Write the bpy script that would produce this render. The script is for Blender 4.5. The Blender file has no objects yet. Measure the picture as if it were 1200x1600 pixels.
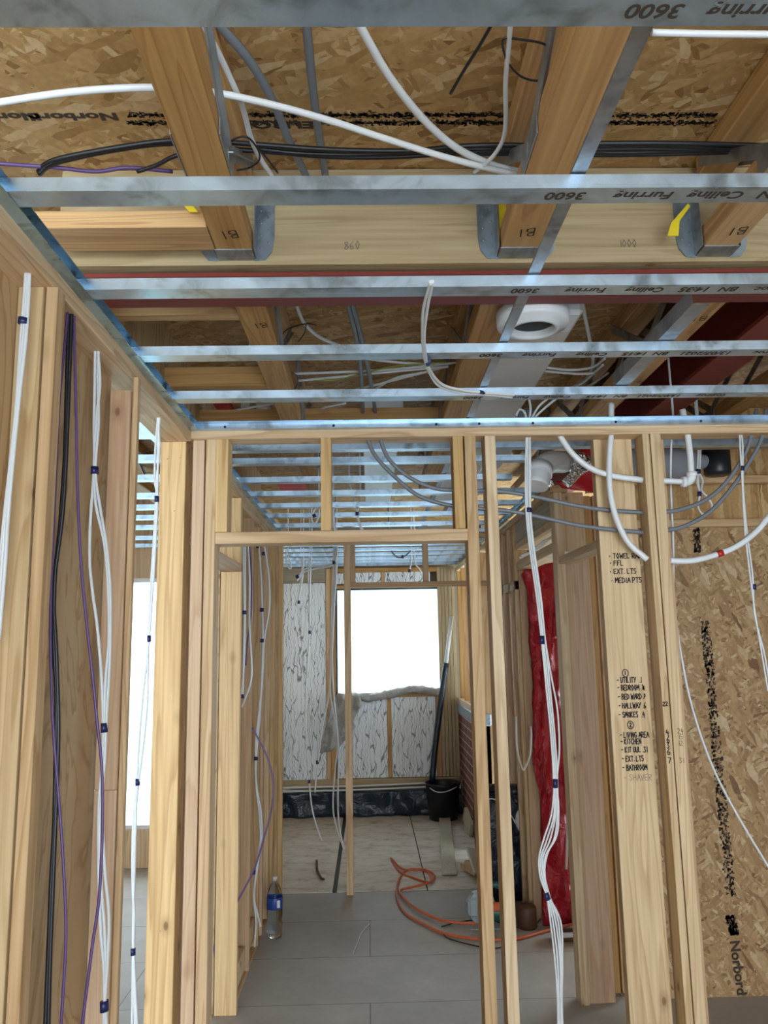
import bpy, bmesh, math, random
from mathutils import Vector, Matrix
random.seed(7)
D = bpy.data
S = bpy.context.scene
COL = S.collection

# ------------------------------------------------------------------ camera
FPX, CX, CY, EYE = 1226.0, 600.0, 800.0, 1.69
def _tc(x, y): return Vector((x-CX, -(y-CY), -FPX)).normalized()
Yc = _tc(577, 1005); Zc = _tc(466, -6550); Zc = (Zc - Zc.dot(Yc)*Yc).normalized(); Xc = Yc.cross(Zc)
R = Matrix((Xc, Yc, Zc))                      # world = R @ camera
cam = D.objects.new('camera', D.cameras.new('camera')); COL.objects.link(cam)
cam.matrix_world = Matrix.Translation((0, 0, EYE)) @ R.to_4x4()
cam.data.sensor_fit = 'VERTICAL'; cam.data.sensor_height = 36.0; cam.data.lens = 36.0*FPX/1600.0
cam.data.clip_start = 0.02
S.camera = cam
CAMP = Vector((0, 0, EYE))
def ray(x, y): return R @ Vector(((x-CX)/FPX, -(y-CY)/FPX, -1.0))
def PX(x, y, X): d = ray(x, y); return CAMP + d*(X/d.x)
def PY(x, y, Y): d = ray(x, y); return CAMP + d*(Y/d.y)
def PZ(x, y, Z): d = ray(x, y); return CAMP + d*((Z-EYE)/d.z)

# ------------------------------------------------------------------ light
W = D.worlds.new('overcast'); S.world = W; W.use_nodes = True
bg = W.node_tree.nodes['Background']; bg.inputs[0].default_value = (0.78, 0.92, 1.0, 1); bg.inputs[1].default_value = 5.2
def area(name, loc, rot, sx, sy, power, color=(1, 1, 1)):
    l = D.lights.new(name, 'AREA'); l.shape = 'RECTANGLE'; l.size = sx; l.size_y = sy; l.energy = power; l.color = color
    o = D.objects.new(name, l); COL.objects.link(o); o.location = loc; o.rotation_euler = rot
    return o
area('rear_glazing_daylight', (0.4, -3.4, 1.5), (math.pi/2, 0, 0), 4.2, 2.4, 120, (0.93, 0.97, 1.0))
S.view_settings.view_transform = 'Standard'; S.view_settings.look = 'None'
S.view_settings.exposure = 0.28; S.view_settings.gamma = 1.0; S.view_settings.use_curve_mapping = False

# ------------------------------------------------------------------ materials
def newmat(name):
    m = D.materials.new(name); m.use_nodes = True
    return m, m.node_tree, m.node_tree.nodes['Principled BSDF']
def N(nt, t, **kw):
    n = nt.nodes.new(t)
    for k, v in kw.items():
        if k.startswith('i_'): n.inputs[int(k[2:])].default_value = v
        else: setattr(n, k, v)
    return n
def ramp(nt, stops, interp='LINEAR'):
    n = nt.nodes.new('ShaderNodeValToRGB'); e = n.color_ramp.elements
    n.color_ramp.interpolation = interp
    while len(e) < len(stops): e.new(0.5)
    for a, (p, c) in zip(e, stops): a.position = p; a.color = (*c, 1) if len(c) == 3 else c
    return n
def plain(name, col, rough=0.5, metal=0.0, **kw):
    m, nt, b = newmat(name)
    b.inputs['Base Color'].default_value = (*col, 1); b.inputs['Roughness'].default_value = rough; b.inputs['Metallic'].default_value = metal
    for k, v in kw.items(): b.inputs[k.replace('_', ' ')].default_value = v
    tc = N(nt, 'ShaderNodeTexCoord'); nz = N(nt, 'ShaderNodeTexNoise'); nz.inputs['Scale'].default_value = 14; nz.inputs['Detail'].default_value = 3
    nt.links.new(tc.outputs['Object'], nz.inputs['Vector'])
    mx = N(nt, 'ShaderNodeMix', data_type='RGBA', blend_type='MULTIPLY'); mx.inputs[0].default_value = 0.25
    mx.inputs[6].default_value = (*col, 1)
    nt.links.new(nz.outputs['Color'], mx.inputs[7]); 
    rr = ramp(nt, [(0.3, (0.75,)*3), (0.7, (1,)*3)]); nt.links.new(nz.outputs['Fac'], rr.inputs[0]); nt.links.new(rr.outputs[0], mx.inputs[7])
    nt.links.new(mx.outputs[2], b.inputs['Base Color'])
    return m
def wood(name, light, dark, knots=True, grain=1.0, ring=1.0):
    m, nt, b = newmat(name); L = nt.links.new
    tc = N(nt, 'ShaderNodeTexCoord'); oi = N(nt, 'ShaderNodeObjectInfo')
    off = N(nt, 'ShaderNodeVectorMath', operation='SCALE'); off.inputs[0].default_value = (7.3, 11.1, 23.7); L(oi.outputs['Random'], off.inputs['Scale'])
    add = N(nt, 'ShaderNodeVectorMath', operation='ADD'); L(tc.outputs['Object'], add.inputs[0]); L(off.outputs[0], add.inputs[1])
    mp = N(nt, 'ShaderNodeMapping'); mp.inputs['Scale'].default_value = (1, 1, 0.06); L(add.outputs[0], mp.inputs[0])
    n1 = N(nt, 'ShaderNodeTexNoise'); n1.inputs['Scale'].default_value = 9*ring; n1.inputs['Detail'].default_value = 2; n1.inputs['Distortion'].default_value = 0.6; L(mp.outputs[0], n1.inputs[0])
    mm = N(nt, 'ShaderNodeMath', operation='MULTIPLY'); mm.inputs[1].default_value = 9*ring; L(n1.outputs['Fac'], mm.inputs[0])
    fr = N(nt, 'ShaderNodeMath', operation='FRACT'); L(mm.outputs[0], fr.inputs[0])
    fine = N(nt, 'ShaderNodeTexNoise'); fine.inputs['Scale'].default_value = 90*grain; fine.inputs['Detail'].default_value = 4
    mp2 = N(nt, 'ShaderNodeMapping'); mp2.inputs['Scale'].default_value = (1, 1, 0.03); L(add.outputs[0], mp2.inputs[0]); L(mp2.outputs[0], fine.inputs[0])
    r1 = ramp(nt, [(0.0, light), (0.55, tuple(0.88*a+0.12*c for a, c in zip(light, dark))), (0.9, tuple(0.3*a+0.7*c for a, c in zip(light, dark))), (1.0, light)])
    L(fr.outputs[0], r1.inputs[0])
    r2 = ramp(nt, [(0.3, (0.76, 0.70, 0.62)), (0.65, (1, 1, 1))]); L(fine.outputs['Fac'], r2.inputs[0])
    mul = N(nt, 'ShaderNodeMix', data_type='RGBA', blend_type='MULTIPLY'); mul.inputs[0].default_value = 0.8; L(r1.outputs[0], mul.inputs[6]); L(r2.outputs[0], mul.inputs[7])
    # tint per board
    hue = N(nt, 'ShaderNodeHueSaturation'); rr = N(nt, 'ShaderNodeMapRange'); rr.inputs[3].default_value = 0.86; rr.inputs[4].default_value = 1.1
    L(oi.outputs['Random'], rr.inputs[0]); L(rr.outputs[0], hue.inputs['Value'])
    sr = N(nt, 'ShaderNodeMapRange'); sr.inputs[3].default_value = 1.08; sr.inputs[4].default_value = 0.9; L(oi.outputs['Random'], sr.inputs[0]); L(sr.outputs[0], hue.inputs['Saturation'])
    L(mul.outputs[2], hue.inputs['Color'])
    last = hue.outputs[0]
    if knots:
        mp3 = N(nt, 'ShaderNodeMapping'); mp3.inputs['Scale'].default_value = (1.0, 1.0, 0.55); L(add.outputs[0], mp3.inputs[0])
        v = N(nt, 'ShaderNodeTexVoronoi'); v.inputs['Scale'].default_value = 7.0; L(mp3.outputs[0], v.inputs['Vector'])
        kr = ramp(nt, [(0.0, (1,)*3), (0.045, (0.85,)*3), (0.065, (0.35,)*3), (0.17, (0,)*3)]); L(v.outputs['Distance'], kr.inputs[0])
        mk = N(nt, 'ShaderNodeMix', data_type='RGBA'); L(kr.outputs[0], mk.inputs[0]); L(last, mk.inputs[6]); mk.inputs[7].default_value = (0.20, 0.095, 0.035, 1)
        last = mk.outputs[2]
    L(last, b.inputs['Base Color']); b.inputs['Roughness'].default_value = 0.62
    bp = N(nt, 'ShaderNodeBump'); bp.inputs['Strength'].default_value = 0.15; bp.inputs['Distance'].default_value = 0.002; L(fine.outputs['Fac'], bp.inputs['Height']); L(bp.outputs[0], b.inputs['Normal'])
    return m
def osb(name, tones, sc=1.0, axes=(0, 1)):
    m, nt, b = newmat(name); L = nt.links.new
    tc = N(nt, 'ShaderNodeTexCoord')
    src = tc.outputs['Object']
    wob = N(nt, 'ShaderNodeTexNoise'); wob.inputs['Scale'].default_value = 9*sc; L(src, wob.inputs['Vector'])
    ws = N(nt, 'ShaderNodeVectorMath', operation='SCALE'); ws.inputs['Scale'].default_value = 0.035/sc; L(wob.outputs['Color'], ws.inputs[0])
    wa = N(nt, 'ShaderNodeVectorMath', operation='ADD'); L(src, wa.inputs[0]); L(ws.outputs[0], wa.inputs[1])
    layers = []
    for k, (ang, sx, sy) in enumerate([(0.15, 9, 34), (-0.35, 11, 42), (0.9, 12, 36), (-1.05, 12, 40), (0.45, 7, 26)]):
        mp = N(nt, 'ShaderNodeMapping'); mp.vector_type = 'POINT'
        rot = [0, 0, 0]; third = ({0, 1, 2}-set(axes)).pop(); rot[third] = ang
        mp.inputs['Rotation'].default_value = rot; mp.inputs['Location'].default_value = (k*3.1, k*1.7, k*0.9)
        scl = [3, 3, 3]; scl[axes[0]] = sx*sc; scl[axes[1]] = sy*sc
        mp2 = N(nt, 'ShaderNodeMapping'); mp2.inputs['Scale'].default_value = scl
        L(wa.outputs[0], mp.inputs[0]); L(mp.outputs[0], mp2.inputs[0])
        v = N(nt, 'ShaderNodeTexVoronoi'); v.inputs['Scale'].default_value = 1.0; v.inputs['Randomness'].default_value = 1.0; L(mp2.outputs[0], v.inputs['Vector'])
        sep = N(nt, 'ShaderNodeSeparateColor'); L(v.outputs['Color'], sep.inputs[0]); layers.append(sep)
    cur = layers[0].outputs[0]
    for s in layers[1:]:
        g = N(nt, 'ShaderNodeMath', operation='GREATER_THAN'); g.inputs[1].default_value = 0.58; L(s.outputs[1], g.inputs[0])
        mx = N(nt, 'ShaderNodeMix', data_type='FLOAT'); L(g.outputs[0], mx.inputs[0]); L(cur, mx.inputs[2]); L(s.outputs[0], mx.inputs[3]); cur = mx.outputs[0]
    r = ramp(nt, [(0.0, tones[0]), (0.12, tones[1]), (0.45, tones[2]), (0.8, tones[3]), (1.0, tones[4])]); L(cur, r.inputs[0])
    fn = N(nt, 'ShaderNodeTexNoise'); fn.inputs['Scale'].default_value = 60; fn.inputs['Detail'].default_value = 4; L(wa.outputs[0], fn.inputs[0])
    r2 = ramp(nt, [(0.3, (0.72,)*3), (0.65, (1,)*3)]); L(fn.outputs['Fac'], r2.inputs[0])
    mul = N(nt, 'ShaderNodeMix', data_type='RGBA', blend_type='MULTIPLY'); mul.inputs[0].default_value = 0.7; L(r.outputs[0], mul.inputs[6]); L(r2.outputs[0], mul.inputs[7])
    L(mul.outputs[2], b.inputs['Base Color']); b.inputs['Roughness'].default_value = 0.6
    bp = N(nt, 'ShaderNodeBump'); bp.inputs['Strength'].default_value = 0.35; bp.inputs['Distance'].default_value = 0.003; L(cur, bp.inputs['Height']); L(bp.outputs[0], b.inputs['Normal'])
    return m
def galv(name, col=(0.66, 0.71, 0.76), rough=0.36):
    m, nt, b = newmat(name); L = nt.links.new
    tc = N(nt, 'ShaderNodeTexCoord')
    n1 = N(nt, 'ShaderNodeTexNoise'); n1.inputs['Scale'].default_value = 11; n1.inputs['Detail'].default_value = 5; n1.inputs['Distortion'].default_value = 1.2; L(tc.outputs['Object'], n1.inputs[0])
    r = ramp(nt, [(0.32, tuple(c*0.60 for c in col)), (0.5, col), (0.7, tuple(min(1, c*1.18) for c in col))]); L(n1.outputs['Fac'], r.inputs[0]); L(r.outputs[0], b.inputs['Base Color'])
    rr = N(nt, 'ShaderNodeMapRange'); rr.inputs[3].default_value = rough-0.1; rr.inputs[4].default_value = rough+0.16; L(n1.outputs['Fac'], rr.inputs[0]); L(rr.outputs[0], b.inputs['Roughness'])
    b.inputs['Metallic'].default_value = 0.88
    v = N(nt, 'ShaderNodeTexVoronoi'); v.inputs['Scale'].default_value = 260; L(tc.outputs['Object'], v.inputs['Vector'])
    bp = N(nt, 'ShaderNodeBump'); bp.inputs['Strength'].default_value = 0.12; bp.inputs['Distance'].default_value = 0.001; L(v.outputs['Distance'], bp.inputs['Height']); L(bp.outputs[0], b.inputs['Normal'])
    return m
def plymat(name, light, dark):
    m, nt, b = newmat(name); L = nt.links.new
    tc = N(nt, 'ShaderNodeTexCoord'); mp = N(nt, 'ShaderNodeMapping'); mp.inputs['Scale'].default_value = (1, 3.0, 0.9); L(tc.outputs['Object'], mp.inputs[0])
    n1 = N(nt, 'ShaderNodeTexNoise'); n1.inputs['Scale'].default_value = 1.6; n1.inputs['Detail'].default_value = 3; n1.inputs['Distortion'].default_value = 1.5; L(mp.outputs[0], n1.inputs[0])
    mm = N(nt, 'ShaderNodeMath', operation='MULTIPLY'); mm.inputs[1].default_value = 7; L(n1.outputs['Fac'], mm.inputs[0])
    fr = N(nt, 'ShaderNodeMath', operation='FRACT'); L(mm.outputs[0], fr.inputs[0])
    r = ramp(nt, [(0, light), (0.6, tuple(0.85*a+0.15*c for a, c in zip(light, dark))), (0.88, dark), (1.0, light)]); L(fr.outputs[0], r.inputs[0])
    v = N(nt, 'ShaderNodeTexVoronoi'); v.inputs['Scale'].default_value = 4.2; L(tc.outputs['Object'], v.inputs['Vector'])
    kr = ramp(nt, [(0.0, (1,)*3), (0.05, (0.8,)*3), (0.075, (0,)*3)]); L(v.outputs['Distance'], kr.inputs[0])
    mk = N(nt, 'ShaderNodeMix', data_type='RGBA'); L(kr.outputs[0], mk.inputs[0]); L(r.outputs[0], mk.inputs[6]); mk.inputs[7].default_value = (0.2, 0.11, 0.05, 1)
    L(mk.outputs[2], b.inputs['Base Color']); b.inputs['Roughness'].default_value = 0.6
    return m
def epsmat():
    m, nt, b = newmat('insulation_facing'); L = nt.links.new
    tc = N(nt, 'ShaderNodeTexCoord')
    wn = N(nt, 'ShaderNodeTexNoise'); wn.inputs['Scale'].default_value = 13; wn.inputs['Detail'].default_value = 3; L(tc.outputs['Object'], wn.inputs[0])
    ws = N(nt, 'ShaderNodeVectorMath', operation='SCALE'); ws.inputs['Scale'].default_value = 0.07; L(wn.outputs['Color'], ws.inputs[0])
    wa = N(nt, 'ShaderNodeVectorMath', operation='ADD'); L(tc.outputs['Object'], wa.inputs[0]); L(ws.outputs[0], wa.inputs[1])
    mp = N(nt, 'ShaderNodeMapping'); mp.inputs['Scale'].default_value = (30, 1, 2.6); L(wa.outputs[0], mp.inputs[0])
    v = N(nt, 'ShaderNodeTexVoronoi', feature='DISTANCE_TO_EDGE'); v.inputs['Scale'].default_value = 1; L(mp.outputs[0], v.inputs['Vector'])
    th = ramp(nt, [(0.0, (0.9,)*3), (0.02, (0.65,)*3), (0.050, (0,)*3)]); L(v.outputs['Distance'], th.inputs[0])
    n2 = N(nt, 'ShaderNodeTexNoise'); n2.inputs['Scale'].default_value = 1; mp2 = N(nt, 'ShaderNodeMapping'); mp2.inputs['Scale'].default_value = (14, 1, 0.8); L(tc.outputs['Object'], mp2.inputs[0]); L(mp2.outputs[0], n2.inputs[0])
    g = ramp(nt, [(0.30, (0.15,)*3), (0.44, (1,)*3)]); L(n2.outputs['Fac'], g.inputs[0])
    mu = N(nt, 'ShaderNodeMath', operation='MULTIPLY'); L(th.outputs[0], mu.inputs[0]); L(g.outputs[0], mu.inputs[1])
    mx = N(nt, 'ShaderNodeMix', data_type='RGBA'); L(mu.outputs[0], mx.inputs[0]); mx.inputs[6].default_value = (0.80, 0.86, 0.92, 1); mx.inputs[7].default_value = (0.06, 0.065, 0.07, 1)
    L(mx.outputs[2], b.inputs['Base Color']); b.inputs['Roughness'].default_value = 0.5
    return m
def floorgrey():
    m, nt, b = newmat('grey_floor_board'); L = nt.links.new
    tc = N(nt, 'ShaderNodeTexCoord'); mp = N(nt, 'ShaderNodeMapping'); mp.inputs['Location'].default_value = (-0.08, -4.60, 0); L(tc.outputs['Object'], mp.inputs[0])
    br = N(nt, 'ShaderNodeTexBrick'); br.offset = 0.5; br.inputs['Scale'].default_value = 1; br.inputs['Mortar Size'].default_value = 0.0022; br.inputs['Brick Width'].default_value = 2.4; br.inputs['Row Height'].default_value = 0.565
    br.inputs['Color1'].default_value = (1, 1, 1, 1); br.inputs['Color2'].default_value = (0.93, 0.93, 0.95, 1); br.inputs['Mortar'].default_value = (0.3, 0.28, 0.26, 1); br.inputs['Mortar Smooth'].default_value = 0.0
    L(mp.outputs[0], br.inputs['Vector'])
    n1 = N(nt, 'ShaderNodeTexNoise'); n1.inputs['Scale'].default_value = 2.2; n1.inputs['Detail'].default_value = 8; n1.inputs['Roughness'].default_value = 0.65; L(tc.outputs['Object'], n1.inputs[0])
    r = ramp(nt, [(0.3, (0.34, 0.32, 0.295)), (0.6, (0.44, 0.42, 0.395)), (0.75, (0.5, 0.485, 0.465))]); L(n1.outputs['Fac'], r.inputs[0])
    mul = N(nt, 'ShaderNodeMix', data_type='RGBA', blend_type='MULTIPLY'); mul.inputs[0].default_value = 1; L(r.outputs[0], mul.inputs[6]); L(br.outputs[0], mul.inputs[7])
    L(mul.outputs[2], b.inputs['Base Color']); b.inputs['Roughness'].default_value = 0.55
    return m
def chipmat():
    m, nt, b = newmat('worn_chipboard'); L = nt.links.new
    tc = N(nt, 'ShaderNodeTexCoord'); mp = N(nt, 'ShaderNodeMapping'); mp.inputs['Scale'].default_value = (1, 1.6, 1); L(tc.outputs['Object'], mp.inputs[0])
    n1 = N(nt, 'ShaderNodeTexNoise'); n1.inputs['Scale'].default_value = 5; n1.inputs['Detail'].default_value = 9; n1.inputs['Roughness'].default_value = 0.75; n1.inputs['Distortion'].default_value = 0.4; L(mp.outputs[0], n1.inputs[0])
    r = ramp(nt, [(0.28, (0.20, 0.15, 0.11)), (0.38, (0.48, 0.42, 0.36)), (0.5, (0.66, 0.62, 0.57)), (0.75, (0.80, 0.77, 0.73))]); L(n1.outputs['Fac'], r.inputs[0])
    L(r.outputs[0], b.inputs['Base Color']); b.inputs['Roughness'].default_value = 0.7
    return m
def brickmat():
    m, nt, b = newmat('red_brickwork'); L = nt.links.new
    tc = N(nt, 'ShaderNodeTexCoord'); sp = N(nt, 'ShaderNodeSeparateXYZ'); L(tc.outputs['Object'], sp.inputs[0])
    cb = N(nt, 'ShaderNodeCombineXYZ'); L(sp.outputs[1], cb.inputs[0]); L(sp.outputs[2], cb.inputs[1])
    br = N(nt, 'ShaderNodeTexBrick'); br.inputs['Scale'].default_value = 1; br.inputs['Mortar Size'].default_value = 0.005; br.inputs['Brick Width'].default_value = 0.225; br.inputs['Row Height'].default_value = 0.075
    br.inputs['Color1'].default_value = (0.16, 0.045, 0.035, 1); br.inputs['Color2'].default_value = (0.22, 0.07, 0.055, 1); br.inputs['Mortar'].default_value = (0.60, 0.55, 0.52, 1)
    L(cb.outputs[0], br.inputs['Vector']); L(br.outputs[0], b.inputs['Base Color']); b.inputs['Roughness'].default_value = 0.85
    return m
def plastic(name, col, alpha, rough=0.25, wr=0.6):
    m, nt, b = newmat(name); L = nt.links.new
    b.inputs['Base Color'].default_value = (*col, 1); b.inputs['Roughness'].default_value = rough; b.inputs['Alpha'].default_value = alpha
    tc = N(nt, 'ShaderNodeTexCoord'); n1 = N(nt, 'ShaderNodeTexNoise'); n1.inputs['Scale'].default_value = 9; n1.inputs['Detail'].default_value = 5; n1.inputs['Distortion'].default_value = 2; L(tc.outputs['Object'], n1.inputs[0])
    bp = N(nt, 'ShaderNodeBump'); bp.inputs['Strength'].default_value = wr; bp.inputs['Distance'].default_value = 0.03; L(n1.outputs['Fac'], bp.inputs['Height']); L(bp.outputs[0], b.inputs['Normal'])
    return m
def sheetmat():
    m, nt, b = newmat('polythene_sheet'); L = nt.links.new
    tr = N(nt, 'ShaderNodeBsdfTransparent'); tl = N(nt, 'ShaderNodeBsdfTranslucent'); tl.inputs[0].default_value = (0.9, 0.94, 0.97, 1)
    mx = N(nt, 'ShaderNodeMixShader'); mx.inputs[0].default_value = 0.45; L(tr.outputs[0], mx.inputs[1]); L(tl.outputs[0], mx.inputs[2])
    m2 = N(nt, 'ShaderNodeMixShader'); m2.inputs[0].default_value = 0.12; L(mx.outputs[0], m2.inputs[1]); L(b.outputs[0], m2.inputs[2])
    b.inputs['Base Color'].default_value = (0.8, 0.84, 0.88, 1)
    L(m2.outputs[0], nt.nodes['Material Output'].inputs[0])
    return m
PINE_L, PINE_D = (0.66, 0.46, 0.265), (0.42, 0.245, 0.105)
M = dict(
    pine=wood('pine', PINE_L, PINE_D),
    pale=wood('pale_pine', (0.69, 0.52, 0.32), (0.48, 0.31, 0.15)),
    golden=wood('golden_pine', (0.69, 0.46, 0.21), (0.46, 0.26, 0.09)),
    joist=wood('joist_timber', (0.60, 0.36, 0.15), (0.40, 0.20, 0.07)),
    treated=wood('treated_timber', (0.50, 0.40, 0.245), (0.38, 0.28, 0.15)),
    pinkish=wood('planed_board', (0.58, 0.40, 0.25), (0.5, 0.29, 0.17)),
    grey_wood=wood('weathered_board', (0.40, 0.36, 0.28), (0.28, 0.25, 0.19)),
    scrap=wood('scrap_board', (0.55, 0.52, 0.42), (0.45, 0.42, 0.33), knots=False),
    ply=plymat('plywood', (0.50, 0.345, 0.19), (0.36, 0.215, 0.10)),
    osb=osb('osb_deck', [(0.24, 0.12, 0.035), (0.38, 0.215, 0.075), (0.46, 0.275, 0.105), (0.52, 0.325, 0.14), (0.64, 0.46, 0.25)], 1.5, (0, 1)),
    osbw=osb('osb_wall', [(0.20, 0.10, 0.04), (0.33, 0.19, 0.08), (0.42, 0.255, 0.115), (0.49, 0.315, 0.155), (0.60, 0.45, 0.27)], 1.7, (2, 0)),
    galv=galv('galvanised_steel', (0.47, 0.62, 0.78), 0.30), galvd=galv('dull_galvanised_steel', (0.36, 0.38, 0.40), 0.5), track=galv('blue_grey_track', (0.42, 0.60, 0.72), 0.26),  # galv: blue of the reflected sky is put into the base colour
    red=plain('red_oxide_paint', (0.19, 0.022, 0.016), 0.5), redb=plain('bright_red_pad', (0.55, 0.015, 0.02), 0.45),
    white=plain('white_plastic', (0.74, 0.77, 0.80), 0.35), cable=plain('white_cable', (0.66, 0.69, 0.72), 0.4), duct=plain('white_duct', (0.66, 0.64, 0.62), 0.45),
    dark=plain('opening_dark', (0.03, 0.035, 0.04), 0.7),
    black=plain('black_cable', (0.012, 0.012, 0.016), 0.4), purple=plain('purple_cable', (0.10, 0.05, 0.17), 0.4), grey=plain('grey_conduit', (0.17, 0.19, 0.215), 0.45),
    tape=plain('navy_tape', (0.012, 0.015, 0.09), 0.4), redtape=plain('red_tape', (0.5, 0.02, 0.02), 0.4), ink=plain('marker_ink', (0.012, 0.010, 0.012), 0.7), pencil=plain('pencil_mark', (0.16, 0.13, 0.11), 0.8),
    stamp=plain('printed_ink', (0.05, 0.035, 0.025), 0.8), yellow=plain('yellow_tag', (0.80, 0.62, 0.02), 0.5), yg=plain('green_yellow_wire', (0.25, 0.3, 0.05), 0.5),
    orange=plain('orange_cord', (0.62, 0.13, 0.045), 0.45), brown=plain('brown_plastic', (0.09, 0.04, 0.02), 0.5),
    membrane=plastic('dark_membrane', (0.016, 0.03, 0.05), 1.0, 0.25, 0.5), bucket=plain('black_plastic', (0.012, 0.016, 0.022), 0.4),
    bale=plastic('black_wrap', (0.012, 0.018, 0.03), 1.0, 0.2, 0.9), redbag=plastic('red_polythene', (0.42, 0.012, 0.03), 0.93, 0.22, 0.9),
    drape=plastic('grey_polythene', (0.42, 0.41, 0.40), 0.96, 0.3, 0.8), sheet=sheetmat(), eps=epsmat(), floor=floorgrey(), chip=chipmat(), brick=brickmat(),
    foil=plastic('crinkled_foil', (0.8, 0.8, 0.82), 1.0, 0.15, 1.0), dpc=plastic('pale_blue_membrane', (0.35, 0.42, 0.5), 1.0, 0.25, 0.6),
    grey_plastic=plain('grey_barrel', (0.27, 0.29, 0.33), 0.4), teal=plain('teal_plastic', (0.02, 0.10, 0.10), 0.4), light_grey=plain('light_grey_metal', (0.32, 0.38, 0.42), 0.4),
    sheath=plain('exterior_sheathing', (0.25, 0.2, 0.14), 0.8), ground=plain('outside_ground', (0.38, 0.62, 0.60), 0.9),
    label=plain('blue_label', (0.02, 0.07, 0.32), 0.4), nail=plain('nail_head', (0.75, 0.65, 0.4), 0.3, 0.6),
)
M['foil'].node_tree.nodes['Principled BSDF'].inputs['Metallic'].default_value = 1
for k, v in (('foil', 0.06),): pass
def glassmat(name, col, rough=0.03):
    m, nt, b = newmat(name); b.inputs['Base Color'].default_value = (*col, 1); b.inputs['Roughness'].default_value = rough
    b.inputs['Transmission Weight'].default_value = 1; b.inputs['IOR'].default_value = 1.2
    return m
M['pet'] = glassmat('clear_plastic', (0.9, 0.95, 0.97)); M['water'] = glassmat('water', (0.9, 0.96, 1.0), 0.0)
m, nt, b = newmat('window_glass')
tr = N(nt, 'ShaderNodeBsdfTransparent'); gl = N(nt, 'ShaderNodeBsdfGlossy'); gl.inputs['Roughness'].default_value = 0.02; mx = N(nt, 'ShaderNodeMixShader'); mx.inputs[0].default_value = 0.06
nt.links.new(tr.outputs[0], mx.inputs[1]); nt.links.new(gl.outputs[0], mx.inputs[2]); nt.links.new(mx.outputs[0], nt.nodes['Material Output'].inputs[0]); M['glass'] = m

# ------------------------------------------------------------------ builders
def tag(o, label=None, cat=None, group=None, kind=None):
    if label: o['label'] = label
    if cat: o['category'] = cat
    if group: o['group'] = group
    if kind: o['kind'] = kind
    return o
def link(name, me, parent=None, loc=(0, 0, 0), rot=(0, 0, 0)):
    o = D.objects.new(name, me); COL.objects.link(o); o.location = loc; o.rotation_euler = rot
    if parent is not None:
        o.parent = parent; o.matrix_parent_inverse = parent_inv(parent)
    return o
def parent_inv(p):
    m = Matrix.LocRotScale(p.location, p.rotation_euler, None)
    if p.parent is not None:
        q = p.parent; m = Matrix.LocRotScale(q.location, q.rotation_euler, None) @ p.matrix_parent_inverse @ m if False else m
    return m.inverted()
def empty(name, loc, label, cat, group=None):
    o = D.objects.new(name, None); o.empty_display_size = 0.05; COL.objects.link(o); o.location = loc
    return tag(o, label, cat, group)
def mesh(name, verts, faces, mat, smooth=False):
    me = D.meshes.new(name); me.from_pydata([tuple(v) for v in verts], [], faces); me.materials.append(mat)
    bm = bmesh.new(); bm.from_mesh(me); bmesh.ops.recalc_face_normals(bm, faces=bm.faces); bm.to_mesh(me); bm.free()
    if smooth: me.polygons.foreach_set('use_smooth', [True]*len(me.polygons))
    me.update(); return me
def boxbm(bm, c, s, bev=0.0, rot=None):
    r = bmesh.ops.create_cube(bm, size=1.0)['verts']
    bmesh.ops.scale(bm, vec=Vector(s), verts=r)
    if bev > 0:
        es = list({e for v in r for e in v.link_edges})
        g = bmesh.ops.bevel(bm, geom=es, offset=bev, segments=1, affect='EDGES'); r = list({v for f in g['faces'] for v in f.verts} | {v for v in r if v.is_valid})
    if rot is not None: bmesh.ops.rotate(bm, cent=(0, 0, 0), matrix=rot, verts=r)
    bmesh.ops.translate(bm, vec=Vector(c), verts=r)
    return r
def fin(bm, name, mat, smooth=False):
    me = D.meshes.new(name); bm.normal_update(); bm.to_mesh(me); bm.free(); me.materials.append(mat)
    if smooth: me.polygons.foreach_set('use_smooth', [True]*len(me.polygons))
    return me
PI = math.pi
def timber(name, x0, x1, y0, y1, z0, z1, mat='pine', parent=None, bev=0.0015, lean=0.0, label=None, cat=None, group=None, kind=None):
    """a board whose mesh runs along its local Z, so the grain follows the longest side"""
    w, d, h = x1-x0, y1-y0, z1-z0
    ax = max((w, 0), (d, 1), (h, 2))[1]
    bm = bmesh.new()
    if ax == 2: s = (w, d, h); rot = (0, lean, 0); loc = ((x0+x1)/2, (y0+y1)/2, z0)
    elif ax == 0: s = (h, d, w); rot = (0, PI/2, 0); loc = (x0, (y0+y1)/2, (z0+z1)/2)
    else: s = (w, h, d); rot = (-PI/2, 0, 0); loc = ((x0+x1)/2, y0, (z0+z1)/2)
    boxbm(bm, (0, 0, s[2]/2), s, min(bev, min(s)*0.2))
    me = fin(bm, name, M[mat])
    o = D.objects.new(name, me); COL.objects.link(o)
    o.location = loc; o.rotation_euler = rot
    if parent is not None: o.parent = parent; o.matrix_parent_inverse = minv(parent)
    return tag(o, label, cat, group, kind)
def wm(o):
    m = Matrix.LocRotScale(o.location, o.rotation_euler, o.scale)
    if o.parent is not None: m = wm(o.parent) @ o.matrix_parent_inverse @ m
    return m
def minv(p): return wm(p).inverted()
def put(name, me, parent=None, **kw):
    """link a mesh given in world coordinates, its origin moved to its base"""
    n = len(me.vertices); co = [0.0]*(3*n); me.vertices.foreach_get('co', co)
    xs, ys, zs = co[0::3], co[1::3], co[2::3]
    b = Vector(((min(xs)+max(xs))/2, (min(ys)+max(ys))/2, min(zs)))
    me.transform(Matrix.Translation(-b))
    o = D.objects.new(name, me); COL.objects.link(o); o.location = b
    if parent is not None: o.parent = parent; o.matrix_parent_inverse = minv(parent)
    return tag(o, **kw)
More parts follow.
